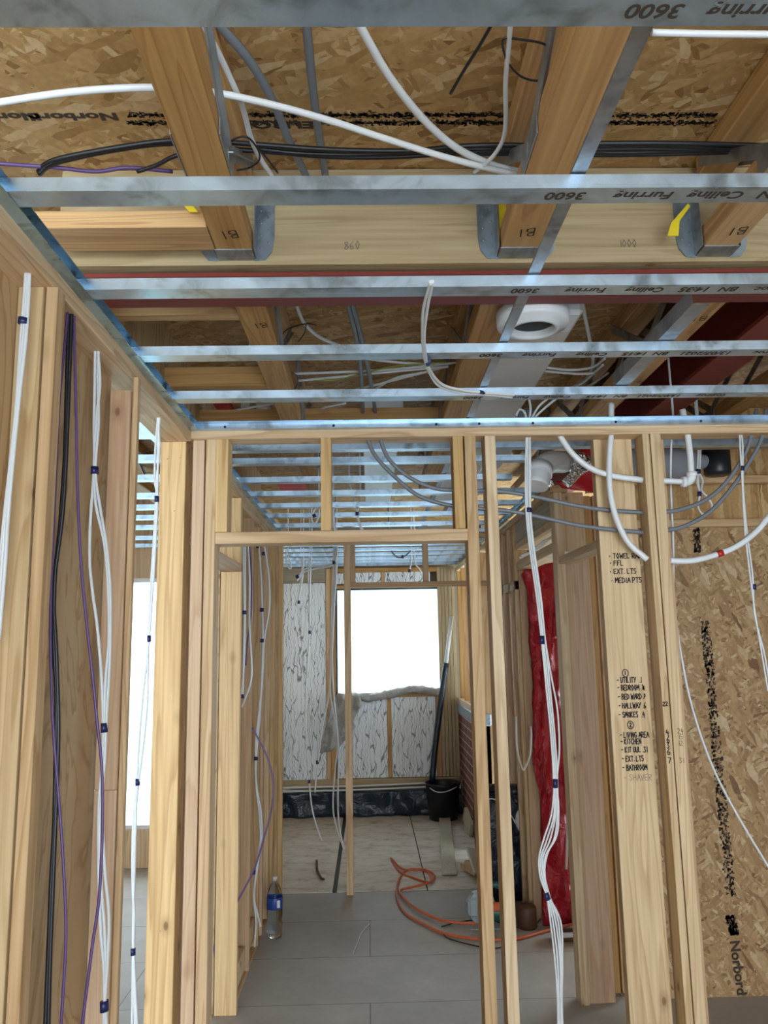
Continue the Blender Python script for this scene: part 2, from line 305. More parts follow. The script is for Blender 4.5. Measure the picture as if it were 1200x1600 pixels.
def box(name, x0, x1, y0, y1, z0, z1, mat, parent=None, bev=0.0, **kw):
    bm = bmesh.new(); boxbm(bm, ((x0+x1)/2, (y0+y1)/2, (z0+z1)/2), (x1-x0, y1-y0, z1-z0), bev)
    return put(name, fin(bm, name, M[mat]), parent, **kw)
def smoothpath(pts, k=7):
    pts = [Vector(p) for p in pts]
    if len(pts) == 2: return pts
    P = [pts[0]*2-pts[1]] + pts + [pts[-1]*2-pts[-2]]; out = []
    for i in range(1, len(P)-2):
        a, b, c, d = P[i-1:i+3]
        for j in range(k):
            t = j/k; out.append(0.5*((2*b)+(c-a)*t+(2*a-5*b+4*c-d)*t*t+(3*b-a-3*c+d)*t**3))
    out.append(pts[-1]); return out
def tube(pts, r, seg=8, k=7, mat='cable', name='cable', flat=1.0, closed_ends=True):
    pts = smoothpath(pts, k); n = len(pts); V = []; F = []
    t0 = (pts[1]-pts[0]).normalized(); u = t0.orthogonal().normalized()
    for i, p in enumerate(pts):
        t = (pts[min(i+1, n-1)]-pts[max(i-1, 0)]).normalized()
        u = (u - t*u.dot(t)).normalized(); w = t.cross(u)
        for s in range(seg):
            a = 2*PI*s/seg; V.append(p + u*math.cos(a)*r + w*math.sin(a)*r*flat)
    for i in range(n-1):
        for s in range(seg):
            F.append((i*seg+s, i*seg+(s+1) % seg, (i+1)*seg+(s+1) % seg, (i+1)*seg+s))
    F.append(tuple(range(seg))); F.append(tuple((n-1)*seg+s for s in range(seg)))
    me = mesh(name, V, F, M[mat] if isinstance(mat, str) else mat)
    me.polygons.foreach_set('use_smooth', [len(p.vertices) == 4 for p in me.polygons])
    return me
def hang(pl, pts):
    if pl[0] == 'Y' and pl[1] > 2.95 and 2.35 < pts[0].z < 2.9: return [Vector((pts[0].x, pts[0].y, 2.95)), (pts[0]+Vector((pts[0].x, pts[0].y, 2.95)))/2] + pts
    return pts
def pts_of(spec, default=None):
    """('Y',2.8) plane and pixel list, each point (x,y) or (x,y,value) on that plane"""
    (pl, val), px = spec; f = {'X': PX, 'Y': PY, 'Z': PZ}[pl]
    return [f(p[0], p[1], p[2] if len(p) > 2 else val) for p in px]
def cable(name, label, cat, pl, px, r, mat='cable', group=None, parent=None, flat=1.0):
    return put(name, tube(hang(pl, pts_of((pl, px))), r, mat=mat, name=name, flat=flat), parent, label=label, cat=cat, group=group)
def bundle(label, pl, pxs, r, tapes=(), mats=None, group='taped bundles of white cable', tape_r=None, cat='cable bundle', name='cable_bundle', flat=0.8):
    first = pts_of((pl, pxs[0]))
    e = empty(name, first[-1] if first[-1].z < first[0].z else first[0], label, cat, group)
    for i, px in enumerate(pxs):
        put('cable', tube(hang(pl, pts_of((pl, px))), r, mat=(mats[i] if mats else 'cable'), name='cable', flat=flat), e)
    for tp in tapes:
        (x, y, L) = tp[:3]; rr = tp[3] if len(tp) > 3 else (tape_r or r*2.1)
        f = {'X': PX, 'Y': PY, 'Z': PZ}[pl[0]]; v = pl[1]
        a = f(x, y, v); ang = tp[4] if len(tp) > 4 else 0.0
        dx = math.sin(ang)*L; dz = math.cos(ang)*L
        # direction from neighbouring pixels
        b1 = f(x-dx*200, y-dz*200, v); b2 = f(x+dx*200, y+dz*200, v); t = (b2-b1).normalized()
        put('tape', tube([a-t*L/2, a+t*L/2], rr, seg=10, mat=(tp[5] if len(tp) > 5 else 'tape'), name='tape', flat=0.7), e)
    return e
def prism(prof, a, b, axis):
    """profile (u,v) polygon extruded from a to b along axis; axis X: (y,z), axis Y: (x,z), axis Z: (x,y)"""
    n = len(prof); V = []
    for t in (a, b):
        for (u, v) in prof:
            V.append({'X': (t, u, v), 'Y': (u, t, v), 'Z': (u, v, t)}[axis])
    F = [tuple(range(n)), tuple(range(n, 2*n))] + [(i, (i+1) % n, n+(i+1) % n, n+i) for i in range(n)]
    return V, F
def textmesh(s, size, mat, name='printed_text', shear=0.0, bold=0.0):
    c = D.curves.new('t', 'FONT'); c.body = s; c.size = size; c.shear = shear; c.offset = bold; c.extrude = 0.0003; c.align_x = 'LEFT'; c.resolution_u = 3
    o = D.objects.new('t', c); COL.objects.link(o); dg = bpy.context.evaluated_depsgraph_get()
    me = D.meshes.new_from_object(o.evaluated_get(dg)); D.objects.remove(o); D.curves.remove(c)
    me.name = name; me.materials.clear(); me.materials.append(M[mat]); return me
def place_text(s, size, mat, origin, right, up, parent, name='printed_text', shear=0.0, sx=1.0, bold=0.0):
    me = textmesh(s, size, mat, name, shear, bold)
    r, u = Vector(right).normalized(), Vector(up).normalized(); nrm = r.cross(u)
    m = Matrix((r*sx, u, nrm)).transposed().to_4x4(); m.translation = Vector(origin); me.transform(m)
    return put(name, me, parent)
# handwriting strokes on a unit cell
G = {
 'A': [[(0, 0), (.3, 1), (.6, 0)], [(.12, .4), (.5, .42)]], 'B': [[(0, 0), (.02, 1), (.4, .95), (.45, .7), (.05, .52), (.5, .4), (.5, .1), (0, 0)]],
 'C': [[(.5, .85), (.2, 1), (0, .5), (.2, 0), (.5, .12)]], 'D': [[(0, 0), (.02, 1), (.45, .8), (.5, .3), (0, 0)]], 'E': [[(.5, 1), (.03, .95), (0, 0), (.5, .04)], [(0, .5), (.4, .52)]],
 'F': [[(.5, 1), (.03, .95), (0, 0)], [(0, .5), (.4, .52)]], 'G': [[(.5, .85), (.2, 1), (0, .5), (.2, 0), (.5, .15), (.5, .45), (.28, .45)]], 'H': [[(0, 1), (0, 0)], [(.5, 1), (.5, 0)], [(0, .5), (.5, .52)]],
 'I': [[(.15, .95), (.15, 0)]], 'K': [[(0, 1), (0, 0)], [(.45, 1), (.03, .45), (.5, 0)]], 'L': [[(.03, 1), (0, .02), (.45, .05)]], 'M': [[(0, 0), (.08, 1), (.3, .35), (.55, 1), (.6, 0)]],
 'N': [[(0, 0), (.03, 1), (.47, 0), (.5, 1)]], 'O': [[(.25, 1), (0, .5), (.25, 0), (.5, .5), (.25, 1)]], 'P': [[(0, 0), (.02, 1), (.45, .9), (.42, .55), (.03, .45)]],
 'R': [[(0, 0), (.02, 1), (.45, .88), (.4, .55), (.03, .48), (.5, 0)]], 'S': [[(.48, .9), (.15, 1), (.05, .65), (.45, .4), (.35, .03), (0, .1)]], 'T': [[(0, 1), (.55, .95)], [(.27, .97), (.25, 0)]],
 'U': [[(0, 1), (.05, .1), (.3, 0), (.48, .2), (.5, 1)]], 'V': [[(0, 1), (.25, 0), (.5, 1)]], 'W': [[(0, 1), (.12, 0), (.32, .7), (.5, 0), (.64, 1)]], 'Y': [[(0, 1), (.25, .5)], [(.52, 1), (.12, 0)]], 'X': [[(0, 1), (.5, 0)], [(.5, 1), (0, 0)]],
 '0': [[(.25, 1), (0, .5), (.25, 0), (.5, .5), (.25, 1)]], '1': [[(.2, 1), (.2, 0)]], '2': [[(0, .8), (.25, 1), (.45, .7), (0, .03), (.5, .03)]], '3': [[(0, .95), (.4, .95), (.2, .58), (.45, .3), (.2, 0), (0, .1)]],
 '4': [[(.2, 1), (0, .4), (.5, .4)], [(.36, .75), (.34, -.15)]], '5': [[(.45, 1), (.08, 1), (.04, .6), (.4, .5), (.35, .05), (0, .05)]], '6': [[(.4, 1), (.03, .5), (.1, 0), (.42, .1), (.4, .42), (.05, .38)]],
 '7': [[(0, 1), (.5, 1), (.15, 0)]], '8': [[(.25, .55), (.03, .8), (.25, 1), (.45, .8), (.03, .2), (.25, 0), (.5, .22), (.25, .55)]], '.': [[(.1, .02), (.16, .06)]], '-': [[(0, .5), (.42, .53)]], '*': [[(.1, .42), (.2, .5), (.12, .52)]],
 '#': [[(0, 1), (.5, 0), (.1, .3), (.5, .8), (0, .4), (.5, .3), (.1, .9)]], '^': [[(0, 0), (.45, .9), (.1, .85)], [(.45, .9), (.4, .4)]], ' ': [],
}
def handwriting(s, size, origin, right, up, parent, mat='ink', thick=0.0011, name='handwriting', circ=False, sx=1.0):
    r, u = Vector(right).normalized(), Vector(up).normalized(); nrm = r.cross(u)*0.0006
    V = []; F = []; x = 0.0; rnd = random.Random(s)
    def P(a, b): return Vector(origin) + r*(a*size*sx) + u*(b*size) + nrm
    for ch in s:
        for st in G.get(ch, []):
            q = [P(x+a+rnd.uniform(-.03, .03), b+rnd.uniform(-.05, .05)) for a, b in st]
            for a, b in zip(q[:-1], q[1:]):
                d = (b-a).normalized(); sd = d.cross(nrm).normalized()*thick; i = len(V)
                V += [a-sd-d*thick*.5, a+sd-d*thick*.5, b+sd+d*thick*.5, b-sd+d*thick*.5]; F.append((i, i+1, i+2, i+3))
        x += {'I': .38, '1': .4, '.': .3, ' ': .38, 'M': .78, 'W': .8, '*': .45, '-': .6}.get(ch, .68)
    if circ:
        q = [P(.2+.75*math.cos(a*PI/8), .5+.95*math.sin(a*PI/8)) for a in range(17)]
        for a, b in zip(q[:-1], q[1:]):
            d = (b-a).normalized(); sd = d.cross(nrm).normalized()*thick; i = len(V); V += [a-sd, a+sd, b+sd, b-sd]; F.append((i, i+1, i+2, i+3))
    return put(name, mesh(name, V, F, M[mat]), parent)

# ================================================================== STRUCTURE
HR = 2.48                       # underside of the ceiling rails
box('floor', -3.8, 3.6, -2.3, 5.76, -0.12, 0.0, 'floor', kind='structure')
box('floor', -3.8, -0.93, 5.76, 6.6, -0.12, 0.0, 'floor', kind='structure')
tag(box('floor', -0.92, 1.1, 5.765, 8.24, -0.03, -0.001, 'dark'), kind='structure')
g1 = PZ(531, 1335, 0).x
for (a, b, c, d, l) in ((-0.92, g1-0.016, 5.77, 6.35, 'left of the dark gap, nearer the camera'), (-0.92, g1-0.016, 6.355, 7.05, 'left of the dark gap, middle one'), (-0.92, g1-0.016, 7.055, 8.2, 'left of the dark gap, furthest back'),
                        (g1+0.016, 0.372, 5.77, 6.15, 'between the two long gaps, nearer the camera'), (g1+0.016, 0.372, 6.155, 8.2, 'between the two long gaps, further back'), (0.382, 1.05, 5.77, 8.2, 'right of the narrow gap, beside the brick wall')):
    box('floor_panel', a, b, c, d, -0.004, 0.004, 'chip', label='worn chipboard floor panel '+l, cat='floor panel', group='chipboard panels of the far floor')
box('ceiling', -3.8, 3.8, -2.3, 8.4, 2.95, 3.02, 'osb', kind='structure')
# far gable wall with its window hole
FY = 8.15
bm = bmesh.new()
for (x0, x1, z0, z1) in ((-1.1, -0.36, 0, 3), (0.75, 1.2, 0, 3), (-0.36, 0.75, 0, 1.17), (-0.36, 0.75, 2.26, 3)):
    boxbm(bm, ((x0+x1)/2, FY+0.13, (z0+z1)/2), (x1-x0, 0.06, z1-z0))
put('wall_far', fin(bm, 'wall_far', M['sheath']), kind='structure')
wn = box('window_1', -0.34, 0.735, FY+0.06, FY+0.065, 1.18, 2.245, 'glass', kind='structure')
bm = bmesh.new()
for (x0, x1, z0, z1) in ((-0.36, -0.325, 1.17, 2.26), (0.725, 0.755, 1.17, 2.26), (-0.36, 0.755, 1.165, 1.19), (-0.36, 0.755, 2.235, 2.26)):
    boxbm(bm, ((x0+x1)/2, FY+0.07, (z0+z1)/2), (x1-x0, 0.14, z1-z0))
put('window_lining', fin(bm, 'window_lining', M['membrane']), wn)
# left room: wall with a wide window
bm = bmesh.new()
for (x0, x1, z0, z1) in ((-3.8, -3.3, 0, 3), (-1.3, -0.935, 0, 3), (-3.3, -1.3, 0, 0.28), (-3.3, -1.3, 2.25, 3)):
    boxbm(bm, ((x0+x1)/2, 6.55, (z0+z1)/2), (x1-x0, 0.1, z1-z0))
put('wall_back_left', fin(bm, 'wall_back_left', M['pine']), kind='structure')
w2 = box('window_2', -3.3, -1.3, 6.56, 6.565, 0.28, 2.25, 'glass', kind='structure')
bm = bmesh.new()
for (x0, x1, z0, z1) in ((-3.3, -3.26, 0.28, 2.25), (-1.34, -1.3, 0.28, 2.25), (-3.3, -1.3, 0.28, 0.31), (-3.3, -1.3, 2.22, 2.25), (-2.32, -2.28, 0.28, 2.25)):
    boxbm(bm, ((x0+x1)/2, 6.56, (z0+z1)/2), (x1-x0, 0.06, z1-z0))
put('window_frame', fin(bm, 'window_frame', M['white']), w2)
box('wall_left_far', -0.935, -0.92, 5.79, 8.2, 0, 2.95, 'ply', kind='structure')
box('wall_right_far_light_block', 3.6, 3.68, 4.1, 5.2, 0, 3, 'sheath', kind='structure')  # added wall out of view, stops light leaking in from the right
box('wall_back_right_light_block', 1.2, 3.68, 8.2, 8.28, 0, 3, 'sheath', kind='structure')  # added wall closing the room behind the OSB against leaking light
box('wall_left', -3.86, -3.78, -0.6, 6.6, 0, 3, 'sheath', kind='structure')
bm = bmesh.new()
for (y0, y1, z0, z1) in ((-2.2, 2.16, 0, 2.44), (2.16, 5.78, 2.52, 2.95)):
    boxbm(bm, (-0.80 if y0 > 2 else -0.735, (y0+y1)/2, (z0+z1)/2), (0.02 if y0 < 2 else 0.015, y1-y0, z1-z0))
put('wall_left_lining', fin(bm, 'wall_left_lining', M['ply']), kind='structure').name = 'wall_left_plywood'
bm = bmesh.new()
for (x0, x1, z0, z1) in ((-0.8, -0.3, 0, 3), (2.9, 3.68, 0, 3), (-0.3, 2.9, 2.4, 3), (-0.3, 2.9, 0, 0.1)): boxbm(bm, ((x0+x1)/2, -2.25, (z0+z1)/2), (x1-x0, 0.08, z1-z0))
put('wall_rear_light_limit', fin(bm, 'wall_rear_light_limit', M['sheath']), kind='structure')  # added wall behind the camera, its opening limits the sky light
box('wall_right_light_block', 3.6, 3.68, -2.2, 4.1, 0, 3, 'sheath', kind='structure')  # added unseen wall, keeps sky light off the bay beyond the beam
box('wall_right_brick', 0.895, 1.0, 6.75, 8.2, 0, 1.05, 'brick', kind='structure')
box('outside_ground', -14, 14, 9.0, 40, -0.9, -0.8, 'ground', kind='structure')

# ================================================================== CEILING RAILS
def rail(y1, x0, x1, label, text=None, group='near ceiling rails', parent=None, tx=None):
    w, hgt, t = 0.050, 0.026, 0.0012
    y0 = y1-w
    prof = [(y0-.001, HR+hgt), (y0, HR), (y1, HR), (y1+.001, HR+hgt), (y1-.009, HR+hgt+.001), (y1-.009, HR+hgt-t), (y1-t-.001, HR+hgt-t-.001), (y1-t, HR+t), (y0+t, HR+t), (y0+t+.001, HR+hgt-t-.001), (y0+.009, HR+hgt-t), (y0+.009, HR+hgt+.001)]
    V, F = prism(prof, x0, x1, 'X'); bm = bmesh.new()
    vs = [bm.verts.new(v) for v in V]
    n = len(prof)
    for i in range(n): bm.faces.new((vs[i], vs[(i+1) % n], vs[n+(i+1) % n], vs[n+i]))
    bmesh.ops.recalc_face_normals(bm, faces=bm.faces)
    o = put('ceiling_rail', fin(bm, 'ceiling_rail', M['galv']), label=label, cat='ceiling rail', group=group)
    if text:
        for s, x in text:
            place_text(s, 0.032, 'stamp', (x, y1-0.036, HR-0.0004), (-1, 0, 0), (0, 1, 0), o, shear=0.15, sx=1.15 if y1 < 1.5 else 1.0, bold=0.0006)
    return o
LX = -0.645
nm = ['nearest the camera at the top of the view', 'second from the camera', 'third from the camera, under the red steel beam', 'fourth from the camera', 'fifth from the camera, next to the framed wall']
txt = [[('3600', 1065, 25), ('Furring', 1232, 25)], [('3600', 915, 308), ('Furring', 1050, 308), ('Ceiling', 1160, 308), ('BN', 1225, 308)],
       [('3600', 842, 456), ('Furring', 945, 456), ('Ceiling', 1035, 456), ('14:35', 1107, 455), ('BN', 1150, 455), ('Gyproc', 1240, 455)],
       [('3600', 785, 556), ('Furring', 868, 556), ('Ceiling', 948, 555), ('14:15', 1010, 555), ('BN', 1042, 555), ('13/07/2021', 1140, 554), ('Gyproc', 1225, 554)],
       [('3600', 754, 623), ('Furring', 826, 622), ('Ceiling', 890, 622), ('14:15', 948, 621), ('BN', 978, 621), ('13/07/2021', 1062, 620), ('Gyproc', 1130, 620)]]
for i, y in enumerate((0.902, 1.322, 1.709, 2.117, 2.504)):
    rail(y, LX, 3.3, 'galvanised steel ceiling rail, '+nm[i], [(s_, PZ(px_, py_, HR).x) for s_, px_, py_ in txt[i]])
cr = [2.93, 3.20, 3.44, 3.84, 4.20, 4.57, 4.93, 5.35, 5.72, 6.1, 6.45, 6.8, 7.15, 7.5, 7.8]
ordn = ['first', 'second', 'third', 'fourth', 'fifth', 'sixth', 'seventh', 'eighth', 'ninth', 'tenth', 'eleventh', 'twelfth', 'thirteenth', 'fourteenth', 'fifteenth']
for i, y in enumerate(cr):
    x1 = 2.4 if i == 1 else (0.72 if i in (2, 3) else 0.9)
    rail(y, -0.66 if y < 5.74 else -0.91, x1, 'galvanised ceiling rail over the hallway, %s one beyond the framed wall' % ordn[i], group='hallway ceiling rails')
for i, y in enumerate((2.55, 2.95, 3.35, 3.75, 4.2, 4.55, 4.92, 5.33, 5.85, 6.3)):
    rail(y, -3.6, -0.80, 'galvanised ceiling rail in the bright side room on the left, %s from the camera' % ordn[i], group='side room ceiling rails')
# perimeter tracks (C channel)
def track(name, axis, a, b, c, z0, open_dir, label, mat='track'):
    h, d, t = 0.030, 0.028, 0.0012
    s = open_dir
    prof = [(c, z0), (c+s*d, z0), (c+s*d, z0+t), (c+s*t, z0+t), (c+s*t, z0+h-t), (c+s*d, z0+h-t), (c+s*d, z0+h), (c, z0+h)]
    V, F = prism(prof, a, b, axis); 
    o = put(name, mesh(name, V, F, M[mat]), label=label, cat='ceiling track'); return o
track('ceiling_track', 'Y', -0.5, 2.81, -0.650, HR-0.002, 1, 'galvanised perimeter ceiling track along the left wall of the near room')
tk = track('ceiling_track', 'X', -0.648, 3.3, 2.84, HR-0.002, -1, 'galvanised perimeter ceiling track on top of the framed doorway wall', 'galv')
for x in (-0.52, -0.12, 0.26, 0.42, 0.62, 0.93, 1.25):
    bm = bmesh.new(); bmesh.ops.create_uvsphere(bm, u_segments=8, v_segments=5, radius=0.005, matrix=Matrix.Translation((x, 2.811, HR+0.006))); put('screw', fin(bm, 'screw', M['black']), tk)
track('ceiling_track', 'Y', 2.92, 5.75, -0.650, HR-0.002, 1, 'galvanised perimeter ceiling track along the left side of the hallway')
track('ceiling_track', 'Y', 4.0, 8.1, 0.93, HR-0.002, -1, 'galvanised perimeter ceiling track along the right side of the hallway')
track('ceiling_track', 'X', -0.91, 0.93, 8.1, HR-0.002, -1, 'galvanised perimeter ceiling track across the far end', 'galv')
track('ceiling_track', 'Y', 2.2, 6.4, -0.80, HR-0.002, -1, 'galvanised ceiling track seen in the side room above the left doorway')
# supporting channels under the joists
def channel(x, y0, y1, label, w=0.04, z=2.509, h=0.006):
    t = 0.001
    prof = [(x-w/2, z), (x+w/2, z), (x+w/2, z+t), (x-w/2+t, z+t), (x-w/2+t, z+h), (x-w/2, z+h)]
    V, F = prism(prof, y0, y1, 'Y'); o = put('support_channel', mesh('support_channel', V, F, M['galvd']), label=label, cat='support channel', group='steel channels above the ceiling rails'); return o
channel(0.385, 0.4, 2.80, 'thin steel channel running lengthwise under the middle joist', 0.026)
channel(0.84, 1.83, 2.47, 'short steel channel under the right joist, cut end showing', 0.045, 2.509, 0.045)
channel(1.62, 2.0, 2.80, 'steel channel at the right edge above the fifth ceiling rail', 0.04)
channel(0.38, 2.95, 7.6, 'thin steel channel running lengthwise above the hallway rails', 0.026)

# ================================================================== JOISTS (timber flanges with steel webs)
ZJ = 2.69
def web_strip(x, ya, za, yb, zb, parent):
    dirv = Vector((0, yb-ya, zb-za)); L = dirv.length; ang = math.atan2(zb-za, yb-ya)
    bm = bmesh.new(); rot = Matrix.Rotation(ang, 3, 'X')
    boxbm(bm, (x, (ya+yb)/2, (za+zb)/2), (0.004, L, 0.032), 0, rot)
    boxbm(bm, (x+0.006, (ya+yb)/2, (za+zb)/2), (0.012, L, 0.003), 0, rot)
    return put('steel_web', fin(bm, 'steel_web', M['galvd']), parent)
def joist(x0, x1, y0, y1, label, zb=ZJ, mark=None, hang0=False, hang1=False):
    e = empty('ceiling_joist', ((x0+x1)/2, y0, zb), label, 'joist', 'open-web ceiling joists')
    timber('bottom_flange', x0, x1, y0, y1, zb, zb+0.060, 'joist', e, 0.003)
    timber('top_flange', x0, x1, y0, y1, 2.89, 2.948, 'joist', e, 0.003)
    for s, x in ((-1, x0-0.003), (1, x1+0.003)):
        y = 1.50 if y1 < 2 else y0+0.45
        node = []
        while y > y0 and y < y1:
            node.append(y); y += -0.95 if y1 < 2 else 0.95
        for y in node:
            web_strip(x, y-0.01, zb+0.025, max(y-0.44, y0), 2.92, e); web_strip(x, y+0.01, zb+0.025, min(y+0.36, y1-.03), 2.92, e)
            box('nail_plate', x-0.0015, x+0.0015, y-0.08, y+0.08, zb+0.003, zb+0.055, 'galvd', e)
    return e
def B1(x, y, e, z=ZJ): handwriting('B1', 0.036, (x+0.022, y-0.02, z-0.0008), (-1, 0.15, 0), (0.1, 1, 0), e, thick=0.0016)
J = []
J.append(joist(-0.378, -0.286, -0.3, 1.885, 'timber ceiling joist left of centre, marked B1, in front of the header'))
J.append(joist(0.355, 0.458, -0.3, 1.885, 'timber ceiling joist right of centre, marked B1, in front of the header'))
J.append(joist(0.884, 0.972, -0.3, 1.885, 'timber ceiling joist near the right edge, marked B1, in front of the header'))
for e, x in zip(J[:3], (-0.335, 0.40, 0.93)): B1(x, 1.80, e)
K = []
K.append(joist(-0.388, -0.296, 2.17, 5.2, 'timber ceiling joist left of centre beyond the steel beam'))
K.append(joist(0.350, 0.456, 2.17, 5.2, 'timber ceiling joist beside the flat white duct beyond the steel beam'))
K.append(joist(1.000, 1.10, 2.17, 5.2, 'timber ceiling joist beside the lengthwise red beam'))
K.append(joist(1.62, 1.71, 2.17, 5.2, 'timber ceiling joist at the right beyond the steel beam'))
B1(-0.335, 2.36, K[0]); B1(1.06, 2.34, K[2])
for x in (-0.95, -1.5, -2.1, -2.7, -3.3):
    joist(x, x+0.09, 2.2, 6.4, 'timber ceiling joist over the side room, %s' % {-0.95: 'nearest the doorway', -1.5: 'second from the doorway', -2.1: 'third from the doorway', -2.7: 'fourth from the doorway', -3.3: 'at its far side'}[x])
# hangers
bm = bmesh.new(); bmesh.ops.create_uvsphere(bm, u_segments=6, v_segments=4, radius=0.0032); NAIL = fin(bm, 'nail_head', M['galvd'])
def hanger(x0, x1, y, side, label, sideplate=True, z=ZJ):
    """steel saddle under the joist end with nailing flanges on the header face"""
    e = empty('joist_hanger', ((x0+x1)/2, y, z-0.004), label, 'joist hanger', 'galvanised joist hangers')
    d = 0.055*side; t = 0.0018
    bm = bmesh.new()
    ya, yb = sorted((y, y+d))
    boxbm(bm, ((x0+x1)/2, (ya+yb)/2, z-t), (x1-x0+2*t, yb-ya, t*2))
    for x in (x0-t-0.004, x1+t+0.004): boxbm(bm, (x, (ya+yb)/2, z+0.10), (t, yb-ya, 0.20))
    put('saddle', fin(bm, 'saddle', M['galvd']), e)
    yy = y - 0.001*side*-1
    for sgn, x in ((-1, x0), (1, x1)):
        w = 0.052
        prof = [(x, z-0.006), (x+sgn*w*0.55, z-0.004), (x+sgn*w*0.9, z+0.02), (x+sgn*w, z+0.06), (x+sgn*w, z+0.20), (x, z+0.20)]
        V = [(u, yy, v) for u, v in prof]+[(u, yy+t*side, v) for u, v in prof]; n = len(prof)
        F = [tuple(range(n)), tuple(range(n, 2*n))]+[(i, (i+1) % n, n+(i+1) % n, n+i) for i in range(n)]
        fl = put('flange', mesh('flange', V, F, M['galv']), e)
        for k in range(5):
            for c in (0.3, 0.7):
                nh = D.objects.new('nail_head', NAIL); COL.objects.link(nh); nh.location = (x+sgn*w*c, yy+t*side, z+0.03+0.035*k+0.015*(c > .5))
                nh.parent = fl; nh.matrix_parent_inverse = minv(fl)
    return e
HX = ((-0.378, -0.286), (0.355, 0.458), (0.884, 0.972))
hn = ['left of centre', 'right of centre, yellow tag beside it', 'near the right edge, holding a yellow tag']
for (a, b), s in zip(HX, hn): hanger(a, b, 1.928, -1, 'galvanised joist hanger on the header face, '+s)
for (a, b), s in zip(((-0.388, -0.296), (0.350, 0.456), (1.0, 1.10)), ('left of centre', 'beside the white duct', 'beside the lengthwise red beam')):
    e = empty('joist_hanger', ((a+b)/2, 2.16, ZJ), 'galvanised saddle under the joist end beyond the steel beam, '+s, 'joist hanger', 'galvanised joist hangers'); box('saddle', a-.003, b+.003, 2.155, 2.215, ZJ-0.004, ZJ+0.12, 'galvd', e)
# header and red beams
hd = timber('header_beam', -0.80, 3.3, 1.93, 1.975, 2.675, 2.948, 'treated', label='greenish treated timber header carrying the joist hangers', cat='timber beam')
p = PY(538, 390, 1.929); handwriting('860', 0.022, p, (1, 0, 0.05), (0, 0, 1), hd, 'pencil', 0.0008)
p = PY(968, 386, 1.929); handwriting('1000', 0.020, p, (1, 0, 0), (0, 0, 1), hd, 'pencil', 0.0008)
def ibeam(name, axis, a, b, c, z0, w, h, label, tf=0.011, tw=0.008):
    x0, x1 = c-w/2, c+w/2
    prof = [(x0, z0), (x1, z0), (x1, z0+tf), (c+tw/2, z0+tf), (c+tw/2, z0+h-tf), (x1, z0+h-tf), (x1, z0+h), (x0, z0+h), (x0, z0+h-tf), (c-tw/2, z0+h-tf), (c-tw/2, z0+tf), (x0, z0+tf)]
    V, F = prism(prof, a, b, axis); return put(name, mesh(name, V, F, M['red']), label=label, cat='steel beam')
ibeam('steel_beam', 'X', -0.80, 3.3, 2.05, 2.655, 0.19, 0.22, 'red oxide steel beam running across behind the timber header')
prof = [(1.236, 2.66), (1.372, 2.66), (1.372, 2.674), (1.31, 2.674), (1.31, 2.86), (1.46, 2.86), (1.46, 2.874), (1.12, 2.874), (1.12, 2.86), (1.298, 2.86), (1.298, 2.674), (1.236, 2.674)]
V, F = prism(prof, 2.155, 6.0, 'Y'); put('steel_beam', mesh('steel_beam', V, F, M['red']), label='red oxide steel beam running lengthwise at the right', cat='steel beam')
# nogging
NG = [(-0.80, -0.38, 1.766, 1.88, 2.69, 2.735, 'timber nogging left of the near joist, against the header'), (-0.80, -0.39, 2.30, 2.345, 2.70, 2.75, 'timber nogging at the left beyond the steel beam, below the rail'),
      (-0.80, -0.39, 2.19, 2.235, 2.80, 2.85, 'high timber nogging at the left just beyond the steel beam'), (-0.80, -0.39, 2.98, 3.03, 2.70, 2.78, 'timber nogging at the left over the framed wall'),
      (-0.80, 0.35, 3.62, 3.70, 2.70, 2.80, 'timber nogging crossing over the hallway rails'), (1.2, 2.6, 3.40, 3.46, 2.56, 2.62, 'timber nogging above the black box at the right')]
for x0, x1, y0, y1, z0, z1, l in NG: timber('nogging', x0, x1, y0, y1, z0, z1, 'joist', label=l, cat='nogging', group='short timbers between joists')
# yellow tags
def flag(px, Y, label):
    q = [PY(x, y, Y) for x, y in px]; off = Vector((0, 0.004, 0)); n = len(q)
    V = q+[v+off for v in q]; F = [tuple(range(n)), tuple(range(n, 2*n))]+[(i, (i+1) % n, n+(i+1) % n, n+i) for i in range(n)]
    return put('yellow_tag', mesh('yellow_tag', V, F, M['yellow']), label=label, cat='tag', group='yellow plastic tags')
flag([(779, 318), (791, 318), (789, 350), (785, 376), (780, 372), (780, 345)], 1.90, 'yellow plastic tag in the hanger of the joist right of centre')
yt = flag([(1075, 318), (1079, 322), (1062, 345), (1060, 368), (1043, 368), (1049, 348)], 1.86, 'yellow plastic tag hanging by the right joist hanger')
flag([(288, 322), (302, 322), (309, 331), (296, 331)], 1.75, 'yellow plastic tag behind the near left joist')

# ================================================================== LEFT WALL (near room)
timber('top_plate', -0.765, -0.650, -0.5, 2.84, 2.44, 2.484, 'pine', label='timber top plate along the left wall with drilled cable holes', cat='timber plate', bev=.002)
g = 'left wall studs'
timber('wall_stud', -0.724, -0.671, 1.558, 1.60, 0, 2.44, 'pale', label='pale left half of the doubled stud on the plywood wall', cat='stud', group=g)
timber('wall_stud', -0.666, -0.642, 1.558, 1.60, 0, 2.44, 'pine', label='narrow right half of the doubled stud on the plywood wall', cat='stud', group=g)
timber('wall_stud', -0.653, -0.637, 2.126, 2.148, 0, 2.44, 'pine', label='narrow stud at the end of the plywood, beside the left doorway', cat='stud', group=g, lean=0)
timber('packing_board', -0.712, -0.655, 2.118, 2.145, 1.33, 2.40, 'pinkish', label='upper pinkish packing board at the end of the plywood wall', cat='board')
timber('packing_board', -0.712, -0.655, 2.118, 2.145, 0, 1.3295, 'pinkish', label='lower pinkish packing board at the end of the plywood wall', cat='board')
